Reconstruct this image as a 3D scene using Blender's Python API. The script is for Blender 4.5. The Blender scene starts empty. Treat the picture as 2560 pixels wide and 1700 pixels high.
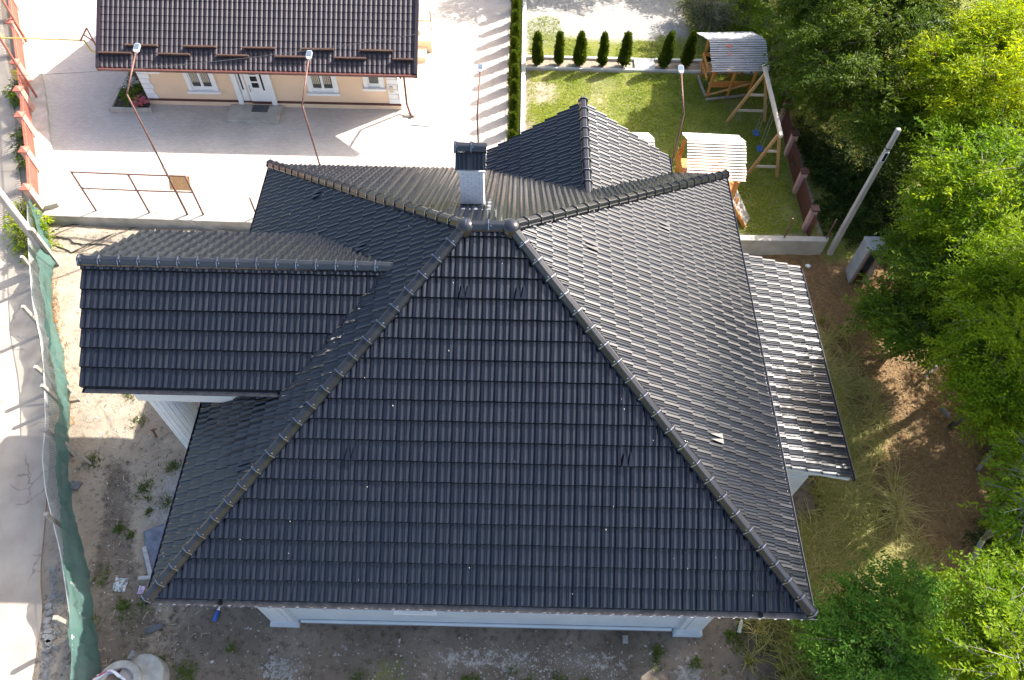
import bpy, bmesh, math, random
import numpy as np
from mathutils import Vector, Matrix

# ------------------------------------------------------------------ camera, sky, sun, exposure
scene = bpy.context.scene
COL = scene.collection
random.seed(7)
rng = np.random.default_rng(7)

FPX, PITCH, ROLL, CAMH = 1870.04, math.radians(56.1536), math.radians(1.2884), 20.5
_cp, _sp, _cr, _sr = math.cos(PITCH), math.sin(PITCH), math.cos(ROLL), math.sin(ROLL)
_r = Vector((1, 0, 0)); _f = Vector((0, _cp, -_sp)); _u = Vector((0, _sp, _cp))
CR = _cr * _r + _sr * _u
CU = -_sr * _r + _cr * _u
CF = _f
CAM = Vector((0, 0, CAMH))
cam_data = bpy.data.cameras.new("camera")
cam_data.sensor_width = 36.0
cam_data.lens = 36.0 * FPX / 2560.0
cam_data.clip_end = 3000
cam_data.clip_start = 0.2
cam = bpy.data.objects.new("camera", cam_data)
COL.objects.link(cam)
m = Matrix.Identity(4)
for i in range(3):
    m[i][0], m[i][1], m[i][2], m[i][3] = CR[i], CU[i], -CF[i], CAM[i]
cam.matrix_world = m
scene.camera = cam

SUN_EL, SUN_AZ = math.radians(41), math.radians(56)
world = bpy.data.worlds.new("World")
scene.world = world
world.use_nodes = True
sky_n = world.node_tree.nodes.new("ShaderNodeTexSky")
sky_n.sky_type = 'NISHITA'
sky_n.sun_disc = False
sky_n.sun_elevation = SUN_EL
sky_n.sun_rotation = SUN_AZ
sky_n.dust_density = 4.0
world.node_tree.links.new(sky_n.outputs[0], world.node_tree.nodes["Background"].inputs[0])
world.node_tree.nodes["Background"].inputs[1].default_value = 0.13
SUNV = Vector((math.cos(SUN_EL) * math.sin(SUN_AZ), math.cos(SUN_EL) * math.cos(SUN_AZ), math.sin(SUN_EL)))
sl = bpy.data.lights.new("sun", 'SUN')
sl.energy = 4.2
sl.angle = math.radians(0.53)
sl.color = (1.0, 0.965, 0.90)
so = bpy.data.objects.new("sun", sl)
so.rotation_euler = (-SUNV).to_track_quat('-Z', 'Y').to_euler()
so.location = (20, 15, 40)
COL.objects.link(so)
vs = scene.view_settings
vs.view_transform = 'Standard'
vs.look = 'None'
vs.exposure = 1.55
vs.gamma = 1.0
vs.use_curve_mapping = False
scene.render.engine = 'CYCLES'
scene.cycles.max_bounces = 6
scene.cycles.transparent_max_bounces = 12


# ------------------------------------------------------------------ helpers
def V(*a):
    return Vector(a if len(a) > 1 else a[0])


def at(px, py, z):
    """the point of height z that the photograph shows at pixel (px, py) of 2560 x 1700"""
    d = CF * FPX + CR * (px - 1280) - CU * (py - 850)
    t = (z - CAMH) / d.z
    return CAM + d * t


def tag(o, label=None, cat=None, group=None, kind=None):
    if label: o['label'] = label
    if cat: o['category'] = cat
    if group: o['group'] = group
    if kind: o['kind'] = kind
    return o


def empty(name, loc, label, cat, group=None):
    o = bpy.data.objects.new(name, None)
    o.empty_display_size = 0.2
    COL.objects.link(o)
    o.location = loc
    return tag(o, label, cat, group)


def link(name, me, parent=None, loc=None):
    o = bpy.data.objects.new(name, me)
    COL.objects.link(o)
    if parent is not None:
        o.parent = parent
    if loc is not None:
        o.location = loc
    return o


class MB:
    """collects boxes, prisms, tubes; build() links them as one mesh object (world coordinates in, thing-local out)"""

    def __init__(self):
        self.v = []; self.f = []

    def add(self, vs, fs):
        b = len(self.v)
        self.v += [tuple(p) for p in vs]
        self.f += [tuple(i + b for i in f) for f in fs]
        return self

    def hexa(self, c8):  # bottom 4 ccw, top 4 ccw
        return self.add(c8, [(3, 2, 1, 0), (4, 5, 6, 7), (0, 1, 5, 4), (1, 2, 6, 5), (2, 3, 7, 6), (3, 0, 4, 7)])

    def box(self, x0, x1, y0, y1, z0, z1):
        return self.hexa([(x0, y0, z0), (x1, y0, z0), (x1, y1, z0), (x0, y1, z0),
                          (x0, y0, z1), (x1, y0, z1), (x1, y1, z1), (x0, y1, z1)])

    def bar(self, a, b, w, h, up=(0, 0, 1)):
        a, b, up = Vector(a), Vector(b), Vector(up)
        d = (b - a).normalized()
        s = d.cross(up)
        if s.length < 1e-4: s = d.cross(Vector((0, 1, 0)))
        s.normalize()
        n = s.cross(d).normalized()
        s *= w / 2; n *= h / 2
        return self.hexa([a - s - n, a + s - n, b + s - n, b - s - n, a - s + n, a + s + n, b + s + n, b - s + n])

    def tube(self, pts, r, n=8, r2=None, cap=True):
        pts = [Vector(p) for p in pts]
        k = len(pts)
        base = len(self.v)
        prev = None
        for i, p in enumerate(pts):
            d = (pts[min(i + 1, k - 1)] - pts[max(i - 1, 0)]).normalized()
            if prev is None:
                s = d.cross(Vector((0, 0, 1)))
                if s.length < 1e-3: s = d.cross(Vector((0, 1, 0)))
            else:
                s = prev - d * prev.dot(d)
            s.normalize(); prev = s
            t = d.cross(s)
            rr = r if r2 is None else r + (r2 - r) * i / (k - 1)
            for j in range(n):
                a = 2 * math.pi * j / n
                self.v.append(tuple(p + (s * math.cos(a) + t * math.sin(a)) * rr))
        for i in range(k - 1):
            for j in range(n):
                a = base + i * n + j; b = base + i * n + (j + 1) % n
                self.f.append((a, b, b + n, a + n))
        if cap:
            self.f.append(tuple(base + j for j in reversed(range(n))))
            self.f.append(tuple(base + (k - 1) * n + j for j in range(n)))
        return self

    def lathe(self, c, prof, n=24):  # prof: list of (r, z)
        base = len(self.v)
        for r, z in prof:
            for j in range(n):
                a = 2 * math.pi * j / n
                self.v.append((c[0] + r * math.cos(a), c[1] + r * math.sin(a), c[2] + z))
        for i in range(len(prof) - 1):
            for j in range(n):
                a = base + i * n + j; b = base + i * n + (j + 1) % n
                self.f.append((a, b, b + n, a + n))
        return self

    def prism(self, poly, d):  # poly: ccw 3-D points seen from the end d points to
        n = len(poly); d = Vector(d)
        p = [Vector(q) for q in poly]
        return self.add(p + [q + d for q in p],
                        [tuple(reversed(range(n))), tuple(range(n, 2 * n))] + [(i, (i + 1) % n, n + (i + 1) % n, n + i) for i in range(n)])

    def mesh(self, name, mat, off=(0, 0, 0), smooth=False):
        me = bpy.data.meshes.new(name)
        o = Vector(off)
        me.from_pydata([(p[0] - o.x, p[1] - o.y, p[2] - o.z) for p in self.v], [], self.f)
        me.materials.append(mat)
        if smooth:
            me.polygons.foreach_set("use_smooth", [True] * len(me.polygons))
        me.update()
        return me

    def build(self, name, mat, parent=None, smooth=False, bevel=0.0):
        off = (0, 0, 0)
        if parent is not None:
            off = world_loc(parent)
        o = link(name, self.mesh(name, mat, off, smooth), parent)
        if bevel:
            b = o.modifiers.new("bevel", 'BEVEL'); b.width = bevel; b.segments = 1; b.limit_method = 'ANGLE'
        return o


def world_loc(o):
    p = Vector((0, 0, 0))
    while o is not None:
        p += Vector(o.location); o = o.parent
    return p


def np_mesh(name, verts, faces_n, mat, tint=None, loops=None):
    """verts (n,3); faces of a constant size faces_n over consecutive verts, or loops (m, faces_n) of indices"""
    me = bpy.data.meshes.new(name)
    verts = np.ascontiguousarray(verts, dtype=np.float32)
    n = len(verts)
    if loops is None:
        loops = np.arange(n, dtype=np.int32).reshape(-1, faces_n)
    mfc = len(loops)
    me.vertices.add(n)
    me.vertices.foreach_set("co", verts.ravel())
    me.loops.add(mfc * faces_n)
    me.loops.foreach_set("vertex_index", np.ascontiguousarray(loops, dtype=np.int32).ravel())
    me.polygons.add(mfc)
    me.polygons.foreach_set("loop_start", np.arange(mfc, dtype=np.int32) * faces_n)
    me.polygons.foreach_set("loop_total", np.full(mfc, faces_n, dtype=np.int32))
    if tint is not None:
        a = me.attributes.new("tint", 'FLOAT', 'POINT')
        a.data.foreach_set("value", np.ascontiguousarray(tint, dtype=np.float32))
    me.materials.append(mat)
    me.polygons.foreach_set("use_smooth", np.zeros(mfc, dtype=bool))
    me.update(calc_edges=True)
    return me


# ------------------------------------------------------------------ materials
def new_mat(name):
    mt = bpy.data.materials.new(name)
    mt.use_nodes = True
    nt = mt.node_tree
    return mt, nt, nt.nodes, nt.links, nt.nodes["Principled BSDF"]


def pmat(name, c1, c2=None, scale=3.0, rough=0.7, spec=0.4, bump=0.0, bscale=40.0, metal=0.0, coat=0.0, detail=6.0, lo=0.35, hi=0.65,
         coat_rough=0.1, stretch=None, rough2=None):
    mt, nt, N, L, P = new_mat(name)
    P.inputs["Roughness"].default_value = rough
    P.inputs["Specular IOR Level"].default_value = spec
    P.inputs["Metallic"].default_value = metal
    P.inputs["Coat Weight"].default_value = coat
    P.inputs["Coat Roughness"].default_value = coat_rough
    geo = N.new("ShaderNodeNewGeometry")
    pos = geo.outputs["Position"]
    if stretch:
        mp = N.new("ShaderNodeMapping"); mp.inputs["Scale"].default_value = stretch
        L.new(pos, mp.inputs["Vector"]); pos = mp.outputs[0]
    if c2 is None:
        c2 = tuple(min(1, x * 1.25) for x in c1)
    no = N.new("ShaderNodeTexNoise"); no.inputs["Scale"].default_value = scale; no.inputs["Detail"].default_value = detail
    L.new(pos, no.inputs["Vector"])
    mr = N.new("ShaderNodeMapRange"); mr.inputs[1].default_value = lo; mr.inputs[2].default_value = hi
    L.new(no.outputs["Fac"], mr.inputs[0])
    mx = N.new("ShaderNodeMix"); mx.data_type = 'RGBA'
    mx.inputs[6].default_value = (*c1, 1); mx.inputs[7].default_value = (*c2, 1)
    L.new(mr.outputs[0], mx.inputs[0]); L.new(mx.outputs[2], P.inputs["Base Color"])
    if rough2 is not None:
        r2 = N.new("ShaderNodeMapRange"); r2.inputs[1].default_value = .3; r2.inputs[2].default_value = .7
        r2.inputs[3].default_value = rough; r2.inputs[4].default_value = rough2
        L.new(no.outputs["Fac"], r2.inputs[0]); L.new(r2.outputs[0], P.inputs["Roughness"])
    if bump:
        nb = N.new("ShaderNodeTexNoise"); nb.inputs["Scale"].default_value = bscale; nb.inputs["Detail"].default_value = 4
        L.new(pos, nb.inputs["Vector"])
        bp = N.new("ShaderNodeBump"); bp.inputs["Strength"].default_value = bump; bp.inputs["Distance"].default_value = 0.02
        L.new(nb.outputs["Fac"], bp.inputs["Height"]); L.new(bp.outputs[0], P.inputs["Normal"])
    return mt


def leaf_mat(name, c1, c2, trans=0.35, tcol=None, rough=0.5):
    mt, nt, N, L, P = new_mat(name)
    at_ = N.new("ShaderNodeAttribute"); at_.attribute_name = "tint"
    mx = N.new("ShaderNodeMix"); mx.data_type = 'RGBA'
    mx.inputs[6].default_value = (*c1, 1); mx.inputs[7].default_value = (*c2, 1)
    L.new(at_.outputs["Fac"], mx.inputs[0]); L.new(mx.outputs[2], P.inputs["Base Color"])
    P.inputs["Roughness"].default_value = rough
    P.inputs["Specular IOR Level"].default_value = 0.14
    tr = N.new("ShaderNodeBsdfTranslucent")
    hs = N.new("ShaderNodeMix"); hs.data_type = 'RGBA'; hs.blend_type = 'MULTIPLY'; hs.inputs[0].default_value = 1
    hs.inputs[7].default_value = (*(tcol or (1.6, 1.5, .5)), 1)
    L.new(mx.outputs[2], hs.inputs[6]); L.new(hs.outputs[2], tr.inputs["Color"])
    ms = N.new("ShaderNodeMixShader"); ms.inputs[0].default_value = trans
    L.new(P.outputs[0], ms.inputs[1]); L.new(tr.outputs[0], ms.inputs[2])
    L.new(ms.outputs[0], N["Material Output"].inputs["Surface"])
    return mt


M = {}
M['tile'] = pmat('glazed_roof_tile', (.0034, .0054, .0112), (.0054, .0072, .0130), scale=1.7, rough=.35, rough2=.42, spec=.20, bump=.03, bscale=60, coat=.56, coat_rough=.13)
M['tile'].node_tree.nodes['Principled BSDF'].inputs['Coat IOR'].default_value = 1.6
M['ridge'] = pmat('glazed_ridge_tile', (.011, .012, .016), (.016, .017, .021), scale=2.0, rough=.13, rough2=.2, spec=.5)
M['ridge'].node_tree.nodes['Principled BSDF'].inputs['IOR'].default_value = 1.6
M['deck'] = pmat('roof_underlay', (.012, .012, .013), rough=.9)
M['gutter'] = pmat('navy_gutter', (.012, .016, .035), (.02, .024, .04), scale=4, rough=.3, spec=.5)
M['gutter_in'] = pmat('gutter_dust', (.10, .095, .09), (.17, .16, .15), scale=9, rough=.85)
M['clip'] = pmat('metal_clip', (.30, .30, .34), (.4, .4, .45), rough=.24, metal=1.0)
M['black'] = pmat('black_hole', (.006, .006, .006), rough=.8)
M['white_wall'] = pmat('white_render', (.47, .52, .55), (.54, .58, .61), scale=1.3, rough=.8, bump=.05, bscale=120)
M['plinth'] = pmat('grey_plinth', (.16, .16, .16), (.22, .22, .22), scale=3, rough=.85)
M['white'] = pmat('white_paint', (.80, .80, .79), (.86, .86, .85), rough=.5)
M['white_brick'] = pmat('white_brick', (.70, .70, .73), (.80, .80, .82), scale=6, rough=.6, bump=.08, bscale=80)
M['mortar'] = pmat('grey_mortar', (.36, .36, .38), rough=.9)
M['lead'] = pmat('lead_flashing', (.10, .11, .13), (.17, .18, .20), scale=12, rough=.6, metal=.0, bump=.15, bscale=30)
M['red_mastic'] = pmat('valley_trim', (.03, .014, .014), (.06, .022, .02), rough=.6)
M['brown_tile'] = pmat('brown_metal_tile', (.029, .022, .028), (.038, .029, .034), scale=2, rough=.42, spec=.4)
M['brown_trim'] = pmat('brown_trim', (.10, .038, .032), (.13, .05, .042), rough=.45)
M['brown_board'] = pmat('snow_guard', (.11, .06, .045), (.14, .085, .06), rough=.5)
M['peach'] = pmat('peach_render', (.80, .58, .40), (.84, .62, .43), scale=1.2, rough=.85, bump=.06, bscale=150)
M['cream'] = pmat('cream_render', (.62, .52, .38), (.68, .58, .44), rough=.85)
M['glass'] = pmat('window_glass', (.05, .055, .05), (.075, .08, .07), scale=1.5, rough=.06, spec=.6)
M['dark_glass'] = pmat('door_glass', (.012, .012, .016), rough=.1, spec=.6)
M['curtain'] = pmat('curtain', (.42, .37, .28), (.50, .44, .34), scale=18, stretch=(1, .05, .05), rough=.9)
M['concrete'] = pmat('concrete', (.36, .33, .28), (.50, .46, .40), scale=2.2, rough=.9, bump=.2, bscale=50)
M['concrete_new'] = pmat('pale_concrete', (.52, .50, .46), (.62, .60, .55), scale=4, rough=.85, bump=.1, bscale=60)
M['ring'] = pmat('ring_concrete', (.30, .29, .25), (.42, .41, .37), scale=5, rough=.9, bump=.2, bscale=40)
M['brown_metal'] = pmat('rusty_brown_paint', (.13, .062, .048), (.19, .095, .075), scale=8, rough=.5)
M['red_metal'] = pmat('red_picket_paint', (.38, .125, .085), (.45, .17, .12), scale=5, rough=.5)
M['red_pillar'] = pmat('salmon_pillar', (.52, .28, .22), (.60, .36, .29), scale=6, rough=.7)
M['red_cap'] = pmat('red_cap', (.42, .13, .09), (.48, .17, .12), rough=.6)
M['dark_picket'] = pmat('maroon_picket_paint', (.085, .032, .028), (.11, .044, .036), scale=5, rough=.5)
M['pink_pillar'] = pmat('pink_pillar', (.40, .25, .22), (.48, .31, .28), scale=6, rough=.7)
M['yellow'] = pmat('yellow_pipe', (.62, .44, .10), (.7, .5, .13), rough=.5)
M['net'] = None
M['wire'] = pmat('galvanised_wire', (.55, .55, .53), rough=.5, metal=.3)
M['wood_grey'] = pmat('weathered_plank', (.30, .29, .28), (.46, .45, .44), scale=6, rough=.8, stretch=(.25, 2, 2), bump=.1)
M['wood_pale'] = pmat('pale_plank', (.62, .54, .47), (.72, .65, .58), scale=6, rough=.7, stretch=(.25, 2, 2))
M['wood_orange'] = pmat('orange_wood', (.50, .20, .05), (.60, .27, .075), scale=7, rough=.5, stretch=(2, 2, .3))
M['wood_tan'] = pmat('tan_wood', (.42, .24, .10), (.52, .31, .14), scale=7, rough=.6, stretch=(2, .4, 2))
M['wood_rail'] = pmat('pale_beam', (.56, .47, .36), (.64, .55, .43), scale=7, rough=.6, stretch=(2, .4, 2))
M['old_plank'] = pmat('old_plank', (.28, .25, .21), (.38, .34, .29), scale=6, rough=.85, stretch=(1, .6, 2))
M['blue_plastic'] = pmat('blue_plastic', (.03, .09, .28), rough=.4)
M['rope'] = pmat('pale_rope', (.22, .26, .22), rough=.8)
M['orange_paint'] = pmat('orange_spray', (.75, .17, .08), rough=.6)
M['zinc'] = pmat('galvanised_sheet', (.30, .32, .35), (.40, .42, .45), scale=2.5, rough=.5, metal=.25)
M['rust'] = pmat('rusty_sheet', (.20, .10, .055), (.30, .17, .10), scale=8, rough=.8)
M['lamp_grey'] = pmat('lamp_grey', (.34, .36, .39), (.4, .42, .45), rough=.4)
M['lamp_panel'] = pmat('solar_panel', (.10, .13, .17), rough=.15, spec=.6)
M['pole_conc'] = pmat('pole_concrete', (.36, .33, .295), (.46, .43, .39), scale=5, rough=.85, stretch=(2, 2, .3))
M['cable'] = pmat('grey_cable', (.10, .10, .10), rough=.7)
M['black_streak'] = pmat('dark_streak', (.05, .045, .04), rough=.7)
M['tarp'] = pmat('blue_grey_tarp', (.11, .13, .18), (.20, .22, .27), scale=5, rough=.6, bump=.25, bscale=9)
M['bag_red'] = pmat('red_bag', (.55, .03, .07), (.62, .05, .10), rough=.45)
M['bag_in'] = pmat('bag_lining', (.52, .42, .60), (.64, .58, .70), scale=9, rough=.6)
M['bag_white'] = pmat('bag_white', (.62, .66, .70), rough=.6)
M['soil'] = pmat('dark_soil', (.045, .035, .027), (.075, .058, .045), scale=9, rough=.95, bump=.4, bscale=30)
M['sand'] = pmat('brown_sand', (.17, .12, .09), (.22, .16, .12), scale=9, rough=.95)
M['plastic'] = pmat('clear_film', (.55, .58, .60), (.22, .22, .2), scale=14, rough=.3, lo=.45, hi=.55)
M['purple'] = pmat('purple_wrapper', (.45, .28, .50), (.7, .65, .72), scale=20, rough=.5)
M['bottle'] = pmat('bottle_blue', (.03, .10, .45), (.05, .14, .5), rough=.3)
M['bottle_w'] = pmat('bottle_clear', (.45, .55, .52), (.55, .62, .6), rough=.2)
M['slate'] = pmat('dark_slate', (.07, .075, .08), (.11, .115, .12), rough=.7)
M['stone'] = pmat('pale_stone', (.19, .18, .165), (.29, .28, .26), scale=6, rough=.9, bump=.2, bscale=30)
M['pebble'] = pmat('pebble', (.26, .24, .21), (.44, .42, .38), scale=2.3, rough=.9)
M['bark'] = pmat('bark', (.085, .068, .05), (.15, .125, .10), scale=9, rough=.95, stretch=(1, 1, .25), bump=.4, bscale=20)
M['bark_pale'] = pmat('pale_bark', (.24, .21, .18), (.34, .31, .27), scale=9, rough=.9, stretch=(1, 1, .25))
M['log'] = pmat('grey_log', (.17, .15, .13), (.27, .24, .21), scale=8, rough=.95, bump=.3)
M['flower'] = pmat('pink_flower', (.55, .10, .14), (.65, .2, .22), rough=.6)
M['silver_leaf'] = pmat('silver_leaf', (.42, .45, .42), rough=.7)
M['mat'] = pmat('grey_doormat', (.08, .08, .085), rough=.95)
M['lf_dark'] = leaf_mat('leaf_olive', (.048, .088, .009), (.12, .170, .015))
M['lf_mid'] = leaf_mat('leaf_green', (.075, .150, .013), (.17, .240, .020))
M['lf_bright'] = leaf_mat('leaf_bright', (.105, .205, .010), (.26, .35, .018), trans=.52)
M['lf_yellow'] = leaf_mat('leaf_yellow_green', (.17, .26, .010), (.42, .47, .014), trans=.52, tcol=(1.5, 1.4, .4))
M['lf_deep'] = leaf_mat('leaf_deep_green', (.075, .185, .022), (.18, .31, .04))
M['lf_olive'] = leaf_mat('leaf_grey_olive', (.10, .115, .06), (.17, .185, .10), trans=.25)
M['lf_thuja'] = leaf_mat('thuja_scale', (.042, .075, .008), (.115, .160, .014), trans=.3)
M['grass'] = leaf_mat('lawn_grass', (.14, .225, .014), (.34, .37, .04), trans=.3)
M['grass_dry'] = leaf_mat('dry_grass', (.22, .25, .035), (.64, .54, .24), trans=.4, tcol=(1.2, 1.1, .8))
M['straw'] = leaf_mat('brown_litter', (.20, .12, .05), (.46, .30, .14), trans=.1, tcol=(1, 1, 1))
M['weed'] = leaf_mat('weed', (.06, .10, .018), (.13, .17, .03), trans=.3)

# translucent shade net
mt, nt, N, L, P = new_mat('green_shade_net')
P.inputs["Base Color"].default_value = (.075, .175, .145, 1); P.inputs["Roughness"].default_value = .7
tr = N.new("ShaderNodeBsdfTranslucent"); tr.inputs[0].default_value = (.085, .19, .155, 1)
tp = N.new("ShaderNodeBsdfTransparent")
a1 = N.new("ShaderNodeMixShader"); a1.inputs[0].default_value = .3
a2 = N.new("ShaderNodeMixShader"); a2.inputs[0].default_value = .16
L.new(P.outputs[0], a1.inputs[1]); L.new(tr.outputs[0], a1.inputs[2])
L.new(a1.outputs[0], a2.inputs[1]); L.new(tp.outputs[0], a2.inputs[2]); L.new(a2.outputs[0], N["Material Output"].inputs["Surface"])
geo = N.new("ShaderNodeNewGeometry"); nz = N.new("ShaderNodeTexNoise"); nz.inputs["Scale"].default_value = 2.2; nz.inputs["Detail"].default_value = 7
L.new(geo.outputs["Position"], nz.inputs["Vector"])
mr = N.new("ShaderNodeMapRange"); mr.inputs[1].default_value = .35; mr.inputs[2].default_value = .7; mr.inputs[3].default_value = .06; mr.inputs[4].default_value = .34
L.new(nz.outputs["Fac"], mr.inputs[0]); L.new(mr.outputs[0], a2.inputs[0])
mx = N.new("ShaderNodeMix"); mx.data_type = 'RGBA'; mx.inputs[6].default_value = (.055, .145, .12, 1); mx.inputs[7].default_value = (.13, .215, .185, 1)
L.new(nz.outputs["Fac"], mx.inputs[0]); L.new(mx.outputs[2], P.inputs["Base Color"])
M['net'] = mt


# pavers: herringbone-like small blocks
def paver_mat():
    mt, nt, N, L, P = new_mat('block_paving')
    geo = N.new("ShaderNodeNewGeometry")
    br = N.new("ShaderNodeTexBrick")
    br.inputs["Scale"].default_value = 1.0
    br.inputs["Brick Width"].default_value = .17; br.inputs["Row Height"].default_value = .085
    br.inputs["Mortar Size"].default_value = .006
    br.inputs["Color1"].default_value = (.50, .445, .385, 1); br.inputs["Color2"].default_value = (.57, .51, .445, 1)
    br.inputs["Mortar"].default_value = (.36, .335, .305, 1)
    no = N.new("ShaderNodeTexNoise"); no.inputs["Scale"].default_value = .9; no.inputs["Detail"].default_value = 6
    wob = N.new("ShaderNodeTexNoise"); wob.inputs["Scale"].default_value = 1.3
    wm = N.new("ShaderNodeVectorMath"); wm.operation = 'MULTIPLY_ADD'; wm.inputs[1].default_value = (.03, .03, 0)
    L.new(geo.outputs["Position"], wob.inputs["Vector"])
    L.new(wob.outputs["Color"], wm.inputs[0]); L.new(geo.outputs["Position"], wm.inputs[2])
    L.new(wm.outputs[0], br.inputs["Vector"]); L.new(geo.outputs["Position"], no.inputs["Vector"])
    mr = N.new("ShaderNodeMapRange"); mr.inputs[3].default_value = .78; mr.inputs[4].default_value = 1.14
    L.new(no.outputs["Fac"], mr.inputs[0])
    vm = N.new("ShaderNodeVectorMath"); vm.operation = 'SCALE'
    L.new(br.outputs["Color"], vm.inputs[0]); L.new(mr.outputs[0], vm.inputs["Scale"]); L.new(vm.outputs[0], P.inputs["Base Color"])
    bp = N.new("ShaderNodeBump"); bp.invert = True; bp.inputs["Strength"].default_value = .5; bp.inputs["Distance"].default_value = .006
    L.new(br.outputs["Fac"], bp.inputs["Height"]); L.new(bp.outputs[0], P.inputs["Normal"])
    P.inputs["Roughness"].default_value = .85
    return mt


M['paver'] = paver_mat()


def road_mat():
    mt = pmat('worn_road', (.33, .28, .228), (.44, .38, .31), scale=1.1, rough=.9, bump=.25, bscale=60, lo=.3, hi=.7)
    nt = mt.node_tree; N, L = nt.nodes, nt.links
    P = N["Principled BSDF"]
    src = P.inputs["Base Color"].links[0].from_socket
    geo = N.new("ShaderNodeNewGeometry")
    vo = N.new("ShaderNodeTexVoronoi"); vo.feature = 'DISTANCE_TO_EDGE'; vo.inputs["Scale"].default_value = .75
    wob = N.new("ShaderNodeTexNoise"); wob.inputs["Scale"].default_value = 2.5
    wm = N.new("ShaderNodeVectorMath"); wm.operation = 'MULTIPLY_ADD'; wm.inputs[1].default_value = (.5, .5, 0)
    L.new(geo.outputs["Position"], wob.inputs["Vector"]); L.new(wob.outputs["Color"], wm.inputs[0]); L.new(geo.outputs["Position"], wm.inputs[2])
    L.new(wm.outputs[0], vo.inputs["Vector"])
    lt = N.new("ShaderNodeMapRange"); lt.inputs[1].default_value = .0; lt.inputs[2].default_value = .014; lt.inputs[3].default_value = .55; lt.inputs[4].default_value = 1
    L.new(vo.outputs["Distance"], lt.inputs[0])
    n2 = N.new("ShaderNodeTexNoise"); n2.inputs["Scale"].default_value = .35
    L.new(geo.outputs["Position"], n2.inputs["Vector"])
    ms = N.new("ShaderNodeMapRange"); ms.inputs[1].default_value = .48; ms.inputs[2].default_value = .56; ms.inputs[3].default_value = 1; ms.inputs[4].default_value = 0
    L.new(n2.outputs["Fac"], ms.inputs[0])
    mx = N.new("ShaderNodeMath"); mx.operation = 'MAXIMUM'
    L.new(lt.outputs[0], mx.inputs[0]); L.new(ms.outputs[0], mx.inputs[1])
    sc = N.new("ShaderNodeVectorMath"); sc.operation = 'SCALE'
    L.new(src, sc.inputs[0]); L.new(mx.outputs[0], sc.inputs["Scale"]); L.new(sc.outputs[0], P.inputs["Base Color"])
    return mt


M['road'] = road_mat()


def ground_mat():
    mt, nt, N, L, P = new_mat('earth')
    geo = N.new("ShaderNodeNewGeometry"); pos = geo.outputs["Position"]
    zone = N.new("ShaderNodeAttribute"); zone.attribute_name = "zone"
    soil = N.new("ShaderNodeAttribute"); soil.attribute_name = "dark_earth"
    sep = N.new("ShaderNodeSeparateColor"); L.new(zone.outputs["Color"], sep.inputs[0])

    def noise(s, d=8, r=.6):
        n = N.new("ShaderNodeTexNoise"); n.inputs["Scale"].default_value = s; n.inputs["Detail"].default_value = d
        n.inputs["Roughness"].default_value = r; L.new(pos, n.inputs["Vector"]); return n.outputs["Fac"]

    def rng_(s, a, b, c=0., d=1.):
        m_ = N.new("ShaderNodeMapRange"); m_.inputs[1].default_value = a; m_.inputs[2].default_value = b
        m_.inputs[3].default_value = c; m_.inputs[4].default_value = d; L.new(s, m_.inputs[0]); return m_.outputs[0]

    def mix(f, a, b):
        m_ = N.new("ShaderNodeMix"); m_.data_type = 'RGBA'
        L.new(f, m_.inputs[0])
        for i, c in ((6, a), (7, b)):
            if isinstance(c, tuple): m_.inputs[i].default_value = (*c, 1)
            else: L.new(c, m_.inputs[i])
        return m_.outputs[2]

    nA, nB, nC = noise(.8), noise(6, 8, .7), noise(28, 6, .7)
    dirt = mix(rng_(nA, .35, .65), (.30, .24, .178), (.42, .35, .265))
    dirt = mix(rng_(nB, .52, .72), dirt, (.15, .12, .095))
    dirt = mix(rng_(nC, .60, .70), dirt, (.42, .38, .33))
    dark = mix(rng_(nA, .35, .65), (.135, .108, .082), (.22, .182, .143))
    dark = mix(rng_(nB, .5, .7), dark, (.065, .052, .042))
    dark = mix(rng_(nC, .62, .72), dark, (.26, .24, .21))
    grey = mix(rng_(nB, .4, .6), (.33, .305, .27), (.46, .43, .385))
    grey = mix(rng_(nC, .50, .62), grey, (.22, .20, .18))
    lawn = mix(rng_(nA, .35, .65), (.14, .175, .02), (.28, .275, .06))
    lawn = mix(rng_(nB, .50, .66), lawn, (.24, .20, .12))
    lawn = mix(rng_(nC, .45, .7), lawn, (.06, .085, .018))
    lit = mix(rng_(nB, .35, .65), (.19, .11, .05), (.33, .205, .10))
    lit = mix(rng_(nC, .52, .68), lit, (.06, .042, .028))

    def edge(ch, k=.55):
        a = N.new("ShaderNodeMath"); a.operation = 'MULTIPLY_ADD'; a.inputs[1].default_value = k; a.inputs[2].default_value = -k / 2
        L.new(nB, a.inputs[0])
        b = N.new("ShaderNodeMath"); b.operation = 'ADD'; L.new(a.outputs[0], b.inputs[0]); L.new(ch, b.inputs[1])
        return rng_(b.outputs[0], .4, .62)
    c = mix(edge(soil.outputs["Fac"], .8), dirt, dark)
    c = mix(edge(sep.outputs[2], 1.6), c, grey)
    c = mix(edge(sep.outputs[1]), c, lit)
    c = mix(edge(sep.outputs[0], .9), c, lawn)
    L.new(c, P.inputs["Base Color"])
    P.inputs["Roughness"].default_value = .95; P.inputs["Specular IOR Level"].default_value = .15
    ad = N.new("ShaderNodeMath"); ad.operation = 'MULTIPLY_ADD'; ad.inputs[1].default_value = .35
    L.new(nC, ad.inputs[0]); L.new(nB, ad.inputs[2])
    bp = N.new("ShaderNodeBump"); bp.inputs["Strength"].default_value = .7; bp.inputs["Distance"].default_value = .06
    L.new(ad.outputs[0], bp.inputs["Height"]); L.new(bp.outputs[0], P.inputs["Normal"])
    return mt


M['ground'] = ground_mat()


# ------------------------------------------------------------------ terrain
def smooth(a, b, x):
    t = np.clip((x - a) / (b - a), 0, 1)
    return t * t * (3 - 2 * t)


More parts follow.
